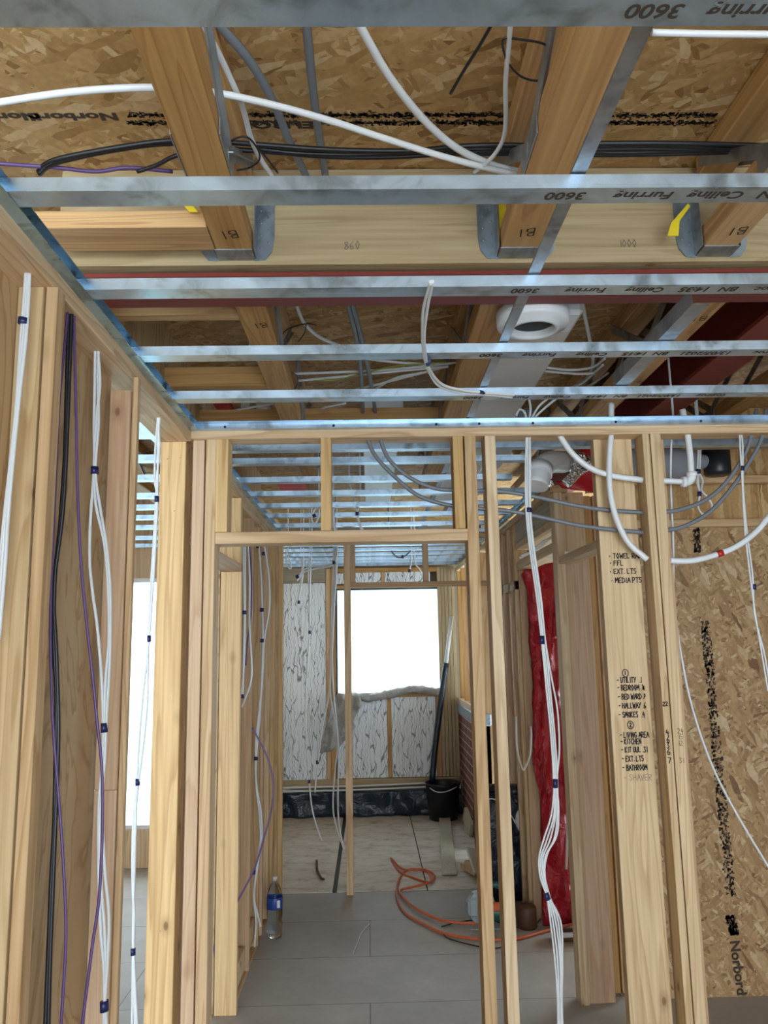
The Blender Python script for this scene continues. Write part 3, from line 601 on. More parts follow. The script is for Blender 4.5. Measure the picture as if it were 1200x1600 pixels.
timber('wall_stud', -0.722, -0.66, 0.95, 0.99, 0, 2.44, 'pine', label='stud on the plywood wall nearest the camera', cat='stud', group=g)

# ================================================================== FRONT FRAMED WALL
Y0, Y1 = 2.84, 2.93
ZT = 2.447
timber('top_plate', -0.655, 3.3, Y0, Y1, ZT, 2.482, 'pine', label='timber top plate of the framed doorway wall', cat='timber plate')
g = 'studs of the framed doorway wall'
def stud(x0, x1, y0, y1, z0, z1, label, mat='pine', grp=g, lean=0.0, **k): return timber('wall_stud', x0, x1, y0, y1, z0, z1, mat, label=label, cat='stud', group=grp, lean=lean, **k)
post = stud(-0.762, -0.668, Y0, 2.93, 0, 2.44, 'broad corner stud between the left side doorway and the framed wall', 'golden')
stud(-0.735, -0.648, 2.94, 2.985, 0, 2.44, 'added filler stud darkening the gap behind the broad corner stud', 'pinkish')  # added to block a bright gap where the corner stud's side is shaded
for (x, z) in ((-0.69, 2.38), (-0.735, 2.375), (-0.705, 2.18), (-0.70, 2.02), (-0.72, 1.78), (-0.70, 1.52), (-0.745, 0.9), (-0.715, 0.75)):
    bm = bmesh.new(); bmesh.ops.create_uvsphere(bm, u_segments=8, v_segments=5, radius=0.0028, matrix=Matrix.Translation((x, Y0-0.0005, z))); put('nail_head', fin(bm, 'nail_head', M['nail']), post)
stud(-0.644, -0.601, Y0+.01, Y1, 0, ZT, 'stud just right of the broad corner stud', 'pinkish')
stud(-0.594, -0.556, Y0, Y1, 0, ZT, 'full height stud forming the left jamb of the doorway')
stud(-0.556, -0.512, Y0, Y1, 2.099, ZT, 'short cripple stud over the left end of the doorway lintel', 'golden')
stud(-0.171, -0.132, Y0, Y1, 2.099, ZT, 'short cripple stud over the middle of the doorway lintel', 'golden')
stud(0.322, 0.360, Y0, Y1, 2.099, ZT, 'short cripple stud over the right end of the doorway lintel', 'golden')
timber('door_lintel', -0.555, 0.366, Y0, Y1, 2.055, 2.098, 'pine', label='horizontal lintel across the top of the doorway', cat='lintel')
stud(0.366, 0.408, Y0, Y1, 0, ZT, 'stud forming the right jamb of the doorway', lean=0)
stud(0.442, 0.482, Y0, Y1, 0, ZT, 'free stud just right of the doorway jamb', 'pale')
wp = stud(0.872, 1.020, 2.915, 2.96, 0, ZT, 'broad pale stud covered in handwritten room lists', 'pale')
e1 = stud(1.036, 1.062, Y0, Y1, 0, ZT, 'narrow stud touching the broad handwritten stud', 'pale')
e2 = stud(1.066, 1.106, Y0, Y1, 0, ZT, 'stud with small numbers, right of the handwritten stud', 'pale')
stud(1.112, 1.15, 2.93, 2.965, 0, ZT, 'greyish stud edge behind the numbered stud', 'pinkish')
stud(3.20, 3.24, Y0, Y1, 0, ZT, 'stud at the far right end of the framed wall', 'pine')

# handwriting on the broad stud
def hw(s, x, y, hpx, Y, par, mat='ink', circ=False, th=0.0017, sx=1.0, slope=0.0):
    p = PY(x, y, Y-0.0006); handwriting(s, hpx*2.95/FPX, p, (1, 0, slope), (0, 0, 1), par, mat, th, 'handwriting', circ, sx)
YW = 2.915
for s, x, y in (('* TOWEL RAD', 952, 873), ('* FFL', 953, 884), ('* EXT. LTS', 953, 897), ('* MEDIA PTS', 955, 911)): hw(s, x, y, 8, YW, wp, sx=0.95)
hw('1', 976, 1055, 6, YW, wp, circ=True)
for s, x, y in (('- UTILITY  .1', 964, 1067), ('- BEDROOM .#', 965, 1079), ('- BED WARD ^', 966, 1093), ('- HALLWAY .6', 967, 1107), ('- SMOKES  .4', 967, 1121)): hw(s, x, y, 8, YW, wp, sx=0.73)
hw('2', 984, 1136, 6, YW, wp, circ=True)
for s, x, y in (('- LIVING AREA', 969, 1153), ('- KITCHEN', 970, 1163), ('- KIT UUL .31', 971, 1176), ('- EXT. LTS', 972, 1190), ('- BATHROOM', 973, 1204)): hw(s, x, y, 8, YW, wp, sx=0.73)
hw('- SHAVER', 975, 1220, 9, YW, wp, 'pencil', sx=0.95, th=.0008)
for s, x, y in (('22.', 1036, 1103),): hw(s, x, y, 6, Y0, e1)
for s, x, y in (('4', 1041, 1149), ('6', 1042, 1160), ('3', 1042, 1169), ('6', 1043, 1179), ('7', 1044, 1193)): hw(s, x, y, 8, Y0, e1)
for s, x, y in (('24', 1059, 1146), ('15', 1060, 1155), ('12', 1060, 1165), ('31', 1062, 1192)): hw(s, x, y, 7, Y0, e2, th=.0008)

# ================================================================== HALLWAY, left side
g = 'studs of the hallway left wall'
stud(-0.745, -0.642, 3.98, 4.02, 0, 2.06, 'broad stud at the far side of the left hallway doorway', 'golden', g)
stud(-0.75, -0.645, 3.97, 4.02, 2.10, 2.438, 'short yellow cripple stud over the left hallway doorway', 'golden', g)
timber('door_lintel', -0.745, -0.65, 2.93, 4.03, 2.062, 2.10, 'pinkish', label='lintel over the left hallway doorway', cat='lintel')
timber('top_plate', -0.745, -0.65, 2.93, 5.75, 2.44, 2.482, 'pine', label='timber top plate along the left side of the hallway', cat='timber plate')
timber('top_plate', -0.745, -0.65, 4.05, 5.7, 2.40, 2.438, 'pine', label='lower timber plate along the left side of the hallway', cat='timber plate')
for i, (y, m) in enumerate(((4.40, 'pinkish'), (4.74, 'pine'), (4.90, 'pinkish'), (5.18, 'pine'), (5.42, 'golden'), (5.64, 'pine'))):
    stud(-0.745, -0.648, y, y+0.042, 0.03, 2.40, 'hallway left wall stud, %s beyond the side doorway' % ordn[i], m, g)
timber('bottom_plate', -0.745, -0.66, 4.02, 5.70, -0.02, 0.03, 'pine', label='bottom plate of the hallway left wall', cat='timber plate')
box('plywood_sheet', -0.765, -0.752, 4.0, 5.75, 0, 2.44, 'ply', label='plywood sheet behind the hallway left studs', cat='sheet')
for i, (y0, y1, z0, z1) in enumerate(((4.03, 4.39, 0.97, 1.36), (4.03, 4.39, 0.18, 0.75), (4.45, 4.73, 0.55, 0.75), (4.95, 5.17, 0.30, 0.62))):
    box('packing_sheet', -0.735, -0.70, y0, y1, z0, z1, 'ply', label='plywood patch fixed between hallway left studs, %s' % ('waist high and nearest', 'low and nearest', 'knee high in the second gap', 'low in the fourth gap')[i], cat='sheet', group='plywood patches of the hallway left wall')
for i, y in enumerate((4.21, 4.57)): timber('nogging', -0.745, -0.66, y-0.15, y+0.15, 0.06+0.03*i, 0.16+.03*i, 'pale', label='pale block at floor level between hallway left studs, '+('nearer' if i == 0 else 'further'), cat='nogging')

# ================================================================== SECOND PARTITION
g = 'studs of the second partition'
PYY = 5.70
stud(-0.662, -0.620, PYY, PYY+.045, 0, 2.445, 'stud of the second partition against the hallway left wall', 'golden', g)
stud(-0.178, -0.130, PYY, PYY+.06, 0, 2.445, 'lone slender stud standing in the middle of the hallway', 'pine', g)
stud(-0.128, -0.095, PYY, PYY+.06, 2.128, 2.445, 'short cripple stud beside the lone slender stud', 'pinkish', g)
stud(0.400, 0.440, PYY, PYY+.06, 2.128, 2.445, 'short cripple stud over the header of the second partition', 'pinkish', g)
timber('door_lintel', -0.13, 0.95, PYY, PYY+.06, 2.09, 2.126, 'pinkish', label='slim header of the second partition, in front of the window', cat='lintel')
timber('top_plate', -0.66, 0.95, PYY, PYY+.06, 2.446, 2.478, 'pine', label='top plate of the second partition', cat='timber plate')

# ================================================================== FAR WALL
fe = 'far wall insulation boards'
def eps(x0, x1, z0, z1, label): return box('insulation_board', x0, x1, FY, FY+0.05, z0, z1, 'eps', bev=0.003, label=label, cat='insulation board', group=fe)
eps(-0.878, -0.445, 0.36, 2.315, 'tall white foil insulation board with black crackle lines, left of the window')
eps(-0.335, -0.245, 0.365, 1.13, 'narrow insulation strip behind the hanging plastic sheet')
eps(-0.225, 0.17, 0.365, 1.145, 'insulation board below the left half of the window')
eps(0.212, 0.66, 0.365, 1.15, 'insulation board below the right half of the window')
eps(-0.34, -0.23, 2.30, 2.41, 'small insulation piece above the window at its left corner')
eps(-0.18, 0.13, 2.29, 2.415, 'insulation strip above the window, left of centre')
eps(0.17, 0.64, 2.285, 2.415, 'insulation strip above the window, right of centre')
g = 'timbers of the far wall'
def ft(x0, x1, z0, z1, label, mat='treated', y0=FY-0.004): return timber('wall_timber', x0, x1, y0, FY+0.09, z0, z1, mat, label=label, cat='timber', group=g)
ft(-0.442, -0.40, 0.36, 2.46, 'far wall stud just left of the hanging plastic sheet', 'pine'); ft(-0.398, -0.345, 0.36, 2.46, 'far wall stud along the left edge of the window', 'joist')
ft(0.172, 0.210, 0.365, 1.15, 'short far wall stud between the two boards under the window', 'joist'); ft(0.132, 0.168, 2.29, 2.415, 'short block between insulation strips above the window', 'joist')
ft(-0.34, 0.72, 1.145, 1.175, 'far wall sill timber under the window', 'joist'); ft(-0.34, 0.72, 2.415, 2.46, 'far wall timber above the insulation strips', 'joist'); ft(-0.34, 0.72, 2.25, 2.285, 'horizontal timber at the head of the far window', 'joist')
for i in range(6):
    x = 0.665+0.042*i if i == 0 else 0.715+0.036*(i-1)
    if i == 0: ft(0.663, 0.712, 0.365, 1.145, 'far wall stud right of the lower insulation board', 'joist')
    else: ft(0.714+0.036*(i-1), 0.714+0.036*i-.003, 0.365, 2.46, 'upright plank in the corner right of the window, %s from the window' % ordn[i-1], 'treated')
ft(-0.878, 0.91, 0.30, 0.36, 'long bottom rail of the far wall above the membrane', 'treated')
ft(-0.88, -0.445, 2.32, 2.47, 'dark beam above the tall insulation board', 'grey_wood')
# membrane at the base, white conduits on it
def wavy(name, x0, x1, z0, z1, y, mat, amp, nx, nz, seed, **kw):
    rn = random.Random(seed); V = []; F = []
    ph = [rn.uniform(0, 6) for _ in range(6)]
    for j in range(nz+1):
        for i in range(nx+1):
            x = x0+(x1-x0)*i/nx; z = z0+(z1-z0)*j/nz
            dy = amp*(math.sin(x*9+ph[0])+math.sin(x*21+z*13+ph[1])*.6+math.sin(z*25+ph[2])*.4)
            V.append((x, y-abs(dy), z))
    for j in range(nz):
        for i in range(nx): F.append((j*(nx+1)+i, j*(nx+1)+i+1, (j+1)*(nx+1)+i+1, (j+1)*(nx+1)+i))
    m_ = mesh(name, V, F, M[mat], True); bm = bmesh.new(); bm.from_mesh(m_); bmesh.ops.solidify(bm, geom=bm.faces[:], thickness=0.002); bm.to_mesh(m_); bm.free()
    m_.polygons.foreach_set('use_smooth', [True]*len(m_.polygons))
    return put(name, m_, **kw)
wavy('damp_membrane', -0.88, 0.95, 0.01, 0.25, FY-0.02, 'membrane', 0.03, 60, 8, 3, label='dark blue damp proof membrane along the foot of the far wall', cat='membrane')
for i, z in enumerate((0.285, 0.262)):
    cable('pipe', 'thin white pipe along the far wall above the membrane, '+('upper' if i == 0 else 'lower'), 'pipe', ('Y', FY-0.03), [(430, 1231+i*6), (560, 1228+i*6), (672, 1223+i*6)], 0.009, 'white', group='white pipes on the far wall')
# polythene over the window and gathered sill edge
wavy('window_sheet', -0.325, 0.73, 1.19, 2.235, FY+0.03, 'sheet', 0.012, 24, 24, 5, label='translucent white plastic sheet covering the far window', cat='plastic sheet')
def sweepstrip(px, Y, rpx, mat, name, **kw):
    """crumpled roll following pixels at depth Y"""
    pts = smoothpath([PY(x, y, Y) for x, y in px], 8); rn = random.Random(len(px)); V = []; F = []; seg = 10
    for i, p_ in enumerate(pts):
        for s in range(seg):
            a = 2*PI*s/seg; r_ = rpx*(0.7+0.6*rn.random())
            V.append(p_+Vector((0.15*math.cos(a)*r_, 0.8*math.cos(a)*r_, math.sin(a)*r_)))
    n = len(pts)
    for i in range(n-1):
        for s in range(seg): F.append((i*seg+s, i*seg+(s+1) % seg, (i+1)*seg+(s+1) % seg, (i+1)*seg+s))
    F.append(tuple(range(seg))); F.append(tuple((n-1)*seg+s for s in range(seg)))
    return put(name, mesh(name, V, F, M[mat], True), **kw)
sweepstrip([(546, 1088), (575, 1090), (610, 1084), (650, 1077), (690, 1082)], FY-0.03, 0.04, 'drape', 'sheet_hem', label='crumpled grey plastic rolled along the window sill', cat='plastic sheet')
def outline_sheet(px, Y, name, mat, thick=0.02, wr=0.02, seed=1, cuts=5, **kw):
    """a crumpled sheet of real thickness whose outline is given at depth Y"""
    q = [PY(x, y, Y) for x, y in px]; bm = bmesh.new(); vs = [bm.verts.new(v) for v in q]; bm.faces.new(vs)
    bmesh.ops.triangulate(bm, faces=bm.faces[:])
    for _ in range(cuts): 
        es = [e for e in bm.edges if e.calc_length() > 0.05]
        if not es: break
        bmesh.ops.subdivide_edges(bm, edges=es, cuts=1, use_grid_fill=False); bmesh.ops.triangulate(bm, faces=bm.faces[:])
    rn = random.Random(seed); ph = [rn.uniform(0, 6) for _ in range(8)]
    for v in bm.verts:
        x, z = v.co.x, v.co.z
        v.co.y += wr*(math.sin(x*38+z*6+ph[0])+.6*math.sin(x*70-z*17+ph[1])+.5*math.sin(z*33+x*20+ph[2])+.4*math.sin(z*80+ph[3]))*.5 + rn.uniform(-1, 1)*wr*.04
    vl = list(bm.verts); idx = {v: k for k, v in enumerate(vl)}; n = len(vl)
    V = [v.co.copy() for v in vl]+[v.co+Vector((0, thick, 0)) for v in vl]
    F = [tuple(idx[v] for v in f.verts) for f in bm.faces]; F += [tuple(n+a for a in reversed(f)) for f in F]
    F += [(idx[e.verts[0]], idx[e.verts[1]], n+idx[e.verts[1]], n+idx[e.verts[0]]) for e in bm.edges if len(e.link_faces) == 1]
    bm.free()
    return put(name, mesh(name, V, F, M[mat], True), **kw)
outline_sheet([(527, 1083), (560, 1085), (567, 1100), (560, 1110), (552, 1128), (556, 1135), (543, 1152), (530, 1168), (516, 1175), (499, 1177), (503, 1158), (510, 1130), (518, 1100)], FY-0.12, 'hanging_sheet', 'drape', 0.015, 0.05, 4, label='crumpled grey plastic sheet hanging from the left of the window', cat='plastic sheet')

# ================================================================== HALLWAY, right side
g = 'studs of the hallway right wall'
stud(0.965, 1.008, 3.98, 4.07, 0, 2.445, 'outermost stud of the hallway right wall end', 'pale', g)
stud(1.012, 1.135, 4.0, 4.045, 0, 2.10, 'broad greyish stud at the right wall end', 'pinkish', g)
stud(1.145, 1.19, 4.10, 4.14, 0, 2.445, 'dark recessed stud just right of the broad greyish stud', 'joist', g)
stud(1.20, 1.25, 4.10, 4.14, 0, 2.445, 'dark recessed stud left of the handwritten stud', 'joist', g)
stud(1.012, 1.13, 4.02, 4.06, 2.14, 2.45, 'short board above the right side doorway lintel', 'pine', g)
timber('door_lintel', 0.975, 1.06, 2.96, 3.98, 2.072, 2.108, 'pale', label='lintel over the right side doorway', cat='lintel')
timber('door_lintel', 0.97, 1.06, 4.07, 5.10, 2.140, 2.195, 'pale', label='lower lintel above the hanging red bag', cat='lintel')
timber('door_lintel', 0.97, 1.06, 4.07, 5.10, 2.275, 2.315, 'pale', label='upper rail above the hanging red bag', cat='lintel')
timber('panel_board', 0.975, 0.995, 4.12, 5.12, 2.32, 2.445, 'grey_wood', label='weathered grey board above the hanging red bag', cat='board')
timber('top_plate', 0.95, 1.04, 3.98, 8.1, 2.446, 2.482, 'pine', label='timber top plate along the right side of the hallway', cat='timber plate')
# recess behind the bag
box('plywood_sheet', 0.985, 1.26, 5.12, 5.14, 0, 2.14, 'pinkish', label='pinkish board at the back of the recess behind the red bag', cat='sheet')
for i, (y, m) in enumerate(((5.15, 'pale'), (5.36, 'pine'), (5.62, 'pinkish'), (5.95, 'pine'), (6.35, 'pine'), (6.75, 'pine'))):
    stud(0.965, 1.055, y, y+.042, 0, 2.445, 'hallway right wall stud, %s beyond the red bag' % ordn[i], m, g)
timber('nogging', 0.965, 1.055, 5.15, 6.4, 2.02, 2.08, 'pine', label='horizontal rail high between hallway right studs', cat='nogging')
box('plywood_sheet', 1.06, 1.07, 5.15, 6.6, 0, 2.44, 'ply', label='plywood sheet behind the hallway right studs', cat='sheet')
# stub wall over brick
timber('top_plate', 0.90, 0.99, 6.8, 8.12, 2.40, 2.445, 'pale', label='short timber plate over the studs above the brick wall', cat='timber plate')
timber('wall_timber', 0.88, 1.08, 6.78, 8.12, 1.09, 1.135, 'pale', label='sill timber above the low brick wall', cat='timber')
for i, y in enumerate((6.95, 7.3, 7.65, 7.98)): stud(0.905, 0.985, y, y+.042, 1.135, 2.40, 'stud standing over the low brick wall, %s from the camera' % ordn[i], 'joist', g)
wb = box('membrane_strip', 0.872, 1.01, 6.72, 8.1, 0.99, 1.088, 'dpc', bev=0.01, label='pale blue membrane folded over the low brick wall', cat='membrane')

# red bag
outline_sheet([(815, 897), (822, 888), (845, 882), (868, 878), (868, 905), (866, 960), (862, 1010), (861, 1060), (866, 1110), (872, 1155), (882, 1152), (886, 1170), (884, 1240), (889, 1330), (893, 1400), (899, 1443), (848, 1446), (850, 1405), (855, 1345), (848, 1290), (846, 1250), (838, 1215), (833, 1180), (834, 1150), (842, 1110), (841, 1060), (838, 1010), (834, 970), (828, 935), (822, 915)], 5.02, 'red_plastic_bag', 'redbag', 0.03, 0.04, 9, label='long crumpled red plastic bag hanging in the wall recess', cat='plastic bag')

# ================================================================== RIGHT: OSB wall
ow = box('wall_osb', 1.31, 3.5, 4.03, 4.05, 0.0, 2.27, 'osbw', kind='structure')
ow.name = 'wall_back_right'
o2 = box('wall_osb', 1.31, 3.5, 4.08, 4.10, 2.27, 2.50, 'osb', kind='structure'); o2.name = 'wall_back_right_upper'
box('wall_top_right_light_block', 1.2, 3.6, 4.20, 4.22, 2.48, 2.95, 'osb', kind='structure')  # added panel, shuts out light above the particle board wall
timber('wall_timber', 1.31, 3.5, 4.00, 4.045, 2.255, 2.295, 'pine', label='horizontal timber across the particle board wall', cat='timber')
timber('wall_timber', 1.31, 3.5, 4.00, 4.045, 2.485, 2.525, 'pine', label='top timber of the particle board wall', cat='timber')
for z, s in ((0.22, 'Norbord'),):
    p = PY(1147, 1470, 4.028); place_text(s, 0.066, 'stamp', (p.x-0.02, 4.0285, p.z), (0.06, 0, -1), (1, 0, 0.06), ow, bold=0.002)
rn = random.Random(5)
def specks(px0, px1, w, n, Y, par, size=0.004):
    V = []; F = []
    for _ in range(n):
        t = rn.random(); x = px0[0]+(px1[0]-px0[0])*t+rn.uniform(-w, w); y = px0[1]+(px1[1]-px0[1])*t; c = PY(x, y, Y)
        a, b = rn.uniform(.4, 1.6)*size, rn.uniform(.4, 2.2)*size; i = len(V)
        V += [c+Vector((-a, 0, -b)), c+Vector((a, 0, -b*.6)), c+Vector((a*.8, 0, b)), c+Vector((-a, 0, b*.7))]; F.append((i, i+1, i+2, i+3))
    return put('printed_marks', mesh('printed_marks', V, F, M['stamp']), par)
specks((1102, 970), (1118, 1150), 7, 330, 4.0285, ow); specks((1118, 1150), (1142, 1400), 8, 380, 4.0285, ow); specks((1140, 1430), (1148, 1460), 7, 160, 4.0285, ow); specks((1088, 826), (1090, 862), 5, 110, 4.0285, ow)

# stamped text on deck
dk = D.objects['ceiling']
def specksz(x0, x1, y0, y1, n, par, size=0.003):
    V = []; F = []
    for _ in range(n):
        c = PZ(rn.uniform(x0, x1), rn.choice([rn.gauss(y0, 2), rn.gauss(y1, 2)]), 2.9492); a, b = rn.uniform(.5, 1.5)*size, rn.uniform(.5, 1.3)*size; i = len(V)
        V += [c+Vector((-a, -b, 0)), c+Vector((a, -b*.6, 0)), c+Vector((a*.8, b, 0)), c+Vector((-a, b*.7, 0))]; F.append((i, i+1, i+2, i+3))
    return put('printed_marks', mesh('printed_marks', V, F, M['stamp']), par)
for x0, x1 in ((200, 260), (390, 470), (500, 600), (600, 790), (950, 1120)): specksz(x0, x1, 180, 192, int((x1-x0)*3.2), dk)
for s, x, y in (('Norbord', 60, 177), ('Norbord', 182, 177), ('EUROPE', 490, 190)):
    p = PZ(x, y, 2.9492); place_text(s, 0.036, 'stamp', p, (-1, 0, 0), (0, 1, 0), dk, sx=1.6, bold=0.0015)

# ================================================================== CEILING SERVICES
ZC = 2.86
cable('pipe', 'thick white pipe arching across the top of the view through the left joist', 'pipe', ('Z', 2.80), [(-60, 172), (0, 160), (120, 143), (240, 137), (330, 144), (430, 165), (520, 190), (600, 216), (690, 244), (760, 262), (850, 282)], 0.0075, 'white')
cable('pipe', 'white pipe sweeping down from the top centre', 'pipe', ('Z', 2.82), [(540, 0), (565, 45), (610, 122), (665, 190), (715, 232), (760, 254), (800, 266), (860, 278)], 0.0085, 'white')
cable('cable', 'white cable hanging left of the right-hand joist at the top', 'cable', ('Z', 2.80), [(799, 20), (795, 70), (790, 130), (790, 195), (783, 225), (765, 250), (740, 270)], 0.005)
cable('cable', 'white cable beside the left joist at the top', 'cable', ('Z', 2.82), [(305, 10), (322, 45), (352, 105), (378, 165), (392, 215), (408, 250), (425, 275)], 0.0065)
cable('conduit', 'curved grey conduit against the deck, left of centre', 'conduit', ('Z', 2.90), [(320, 15), (345, 42), (390, 95), (425, 155), (450, 215), (472, 262), (490, 300)], 0.010, 'grey', group='grey conduits under the deck')
cable('conduit', 'straight grey conduit against the deck at top centre', 'conduit', ('Z', 2.90), [(476, 10), (481, 60), (488, 130), (497, 200), (507, 265), (515, 320)], 0.0095, 'grey', group='grey conduits under the deck')
cable('pipe', 'white pipe at the top right corner above the nearest rail', 'pipe', ('Z', 2.75), [(1018, 51), (1100, 53), (1210, 54)], 0.0062, 'white')
# black cable bundle
for i, dy in enumerate((0, 4, 8, -3)):
    pass
bundle('thick bundle of black cables crossing the joists near the top', ('Z', 2.84), [
    [(60, 268), (72, 256), (100, 246), (180, 231), (265, 220), (350, 222), (430, 228), (520, 234), (620, 236), (730, 233), (830, 232), (940, 228), (1060, 228), (1210, 238)],
    [(62, 272), (76, 260), (104, 250), (182, 234), (268, 224), (350, 232), (430, 238), (520, 245), (620, 245), (730, 238), (830, 236), (940, 233), (1060, 233), (1210, 242)],
    [(400, 232), (480, 240), (600, 240), (730, 228), (830, 228), (940, 238), (1060, 236), (1210, 232)], [(700, 240), (830, 240), (940, 242), (1060, 240), (1210, 235)], [(830, 224), (940, 224), (1060, 224), (1210, 228)]], 0.006,
    mats=['black']*5, group=None, cat='cable bundle', flat=1.0)
cable('cable', 'thin black cable dipping behind the left joist', 'cable', ('Z', 2.80), [(215, 268), (245, 258), (280, 242), (350, 232)], 0.005, 'black')
cable('cable', 'purple cable at the top left behind the second rail', 'cable', ('Z', 2.84), [(-10, 255), (30, 258), (90, 262), (150, 268), (200, 262), (270, 268)], 0.005, 'purple')
def ziptie(label, Z, px, r=0.0022, group='black zip ties'): return cable('zip_tie', label, 'zip tie', ('Z', Z), px, r, 'black', group=group)
ziptie('black zip tie tail pointing down at top centre', 2.84, [(770, 35), (750, 70), (725, 110), (704, 146)], 0.0035)
ziptie('looped black zip tie left of the right joist', 2.80, [(862, 76), (845, 67), (815, 62), (788, 60), (786, 75), (795, 100), (815, 120), (840, 126), (855, 118)])
ziptie('black zip tie loop beside the left joist', 2.80, [(358, 238), (362, 220), (385, 214), (402, 232), (405, 250), (390, 262), (370, 266)])
ziptie('loose zip tie end right of the left joist', 2.80, [(398, 226), (415, 245), (434, 270)])
ziptie('black zip tie on the white cable beyond the steel beam', 2.80, [(437, 528), (450, 514), (478, 506), (494, 508)])
ziptie('short black zip tie end beyond the steel beam', 2.80, [(478, 507), (476, 520), (466, 534)])
ziptie('black cable clip round the joist behind the fifth rail', 2.72, [(457, 582), (464, 588), (465, 600), (460, 608)])
cable('cable', 'white cable dropping past the left joist beyond the steel beam', 'cable', ('Z', 2.83), [(460, 455), (466, 485), (478, 508), (500, 527), (530, 540)], 0.007)
for i, px in enumerate(([(536, 440), (545, 480), (556, 525), (563, 570), (566, 620), (568, 665)], [(541, 440), (552, 480), (564, 525), (574, 570), (583, 620), (590, 668)])):
    cable('conduit', 'grey conduit crossing between steel beam and framed wall, '+('left of the pair' if i == 0 else 'right of the pair'), 'conduit', ('Z', 2.78), px, 0.009, 'grey', group='pair of grey conduits')
# swags of white cable between joists
sw = [[(240, 583), (330, 587), (410, 589)], [(380, 594), (410, 593)], [(460, 584), (520, 582), (600, 578), (700, 568), (760, 560)], [(465, 595), (540, 588), (620, 580), (700, 573)], [(545, 612), (600, 598), (650, 585), (700, 572)], [(580, 612), (615, 592), (660, 582)],
      [(290, 648), (340, 645), (390, 637), (430, 630)], [(488, 648), (505, 638), (540, 630)], [(850, 574), (890, 578), (925, 574), (945, 560)], [(850, 580), (900, 584), (930, 583)], [(880, 612), (910, 598), (942, 570)], [(900, 615), (930, 597), (950, 583)], [(570, 560), (620, 566), (680, 570)]]
bundle('loose white cables slung between the joists beyond the steel beam', ('Z', 2.80), sw, 0.0055, group=None, flat=1.0)
cable('cable', 'green and yellow wire among the slung white cables', 'cable', ('Z', 2.79), [(490, 595), (530, 593), (580, 580), (620, 572), (700, 566)], 0.003, 'yg')
cable('cable', 'white cable looping down right of the round duct opening', 'cable', ('Z', 2.82), [(906, 450), (913, 490), (922, 535), (926, 570), (912, 595), (880, 612)], 0.007)
bundle('white cable pair hooked over the fourth and fifth rails with tape', ('Z', 2.47), [[(676, 440), (668, 480), (663, 520), (664, 548), (670, 575), (690, 600), (725, 610), (765, 614), (803, 617)], [(673, 440), (662, 480), (660, 520), (662, 548), (668, 575), (686, 603), (722, 614), (765, 617), (800, 621)]], 0.0045,
       tapes=[(669, 567, 0.022, 0.009), (753, 613, 0.016, 0.008, 1.3)], group=None)
# round duct boot with flat duct
dct = empty('air_duct', (0.57, 2.2, 2.66), 'flat white air duct with a round downward opening', 'air duct')
bm = bmesh.new(); boxbm(bm, (0.575, 4.05, 2.725), (0.215, 3.5, 0.07), 0.008); put('flat_duct', fin(bm, 'flat_duct', M['duct']), dct)
def lathe(prof, c, seg=36):
    V = []; F = []; n = len(prof)
    for i in range(seg):
        a = 2*PI*i/seg
        for r_, z_ in prof: V.append((c[0]+math.cos(a)*r_, c[1]+math.sin(a)*r_, c[2]+z_))
    for i in range(seg):
        for j in range(n-1):
            F.append((i*n+j, i*n+j+1, ((i+1) % seg)*n+j+1, ((i+1) % seg)*n+j))
    return V, F
bc = (*PZ(833, 514, 2.625)[:2], 2.625)
V, F = lathe([(0.0, 0.056), (0.108, 0.056), (0.110, 0.052), (0.110, 0.016), (0.106, 0.008), (0.080, 0.002), (0.078, -0.006), (0.068, -0.006), (0.065, 0.0), (0.064, 0.05)], bc)
put('round_boot', mesh('round_boot', V, F, M['white'], True), dct)
bm = bmesh.new(); boxbm(bm, (0.575, 2.36, 2.72), (0.21, 0.16, 0.07), 0.012); put('boot_neck', fin(bm, 'boot_neck', M['white']), dct)
V, F = lathe([(0.0, 0.0), (0.0638, 0.0), (0.0638, 0.004), (0.0, 0.004)], (bc[0], bc[1], bc[2]+0.018)); put('duct_shade_disc', mesh('duct_shade_disc', V, F, M['dark']), dct)  # near-black disc painted as the shade inside the duct opening
d2 = box('air_duct', -0.02, 0.19, 3.8, 6.6, 2.84, 2.90, 'white', bev=0.006, label='white flat duct above the hallway rails', cat='air duct')
d3 = box('air_duct', 0.70, 0.90, 4.0, 7.2, 2.84, 2.90, 'grey_plastic', bev=0.006, label='grey flat duct above the hallway rails, to the right of the white one', cat='air duct')
for i, (x, y, w) in enumerate(((307, 632, 66), (432, 755, 48))):
    a = PZ(x, y, 2.93); b = PZ(x+w, y+24 if i == 0 else y+12, 2.93)
    box('red_pad', a.x, b.x, min(a.y, b.y), max(a.y, b.y), 2.93, 2.95, 'redb', label=('red fire stopping pad above the framed wall at the left' if i == 0 else 'small red pad above the hallway rails'), cat='pad', group='red pads')
for i, (x, y, w) in enumerate(((376, 637, 22), (400, 637, 24))):
    a = PZ(x, y, 2.90); b = PZ(x+w, y+17, 2.90); box('junction_box', a.x, b.x, min(a.y, b.y), max(a.y, b.y), 2.90, 2.95, 'duct', bev=.003, label='pale junction box beside the red pad, '+('left' if i == 0 else 'right'), cat='box', group='junction boxes')
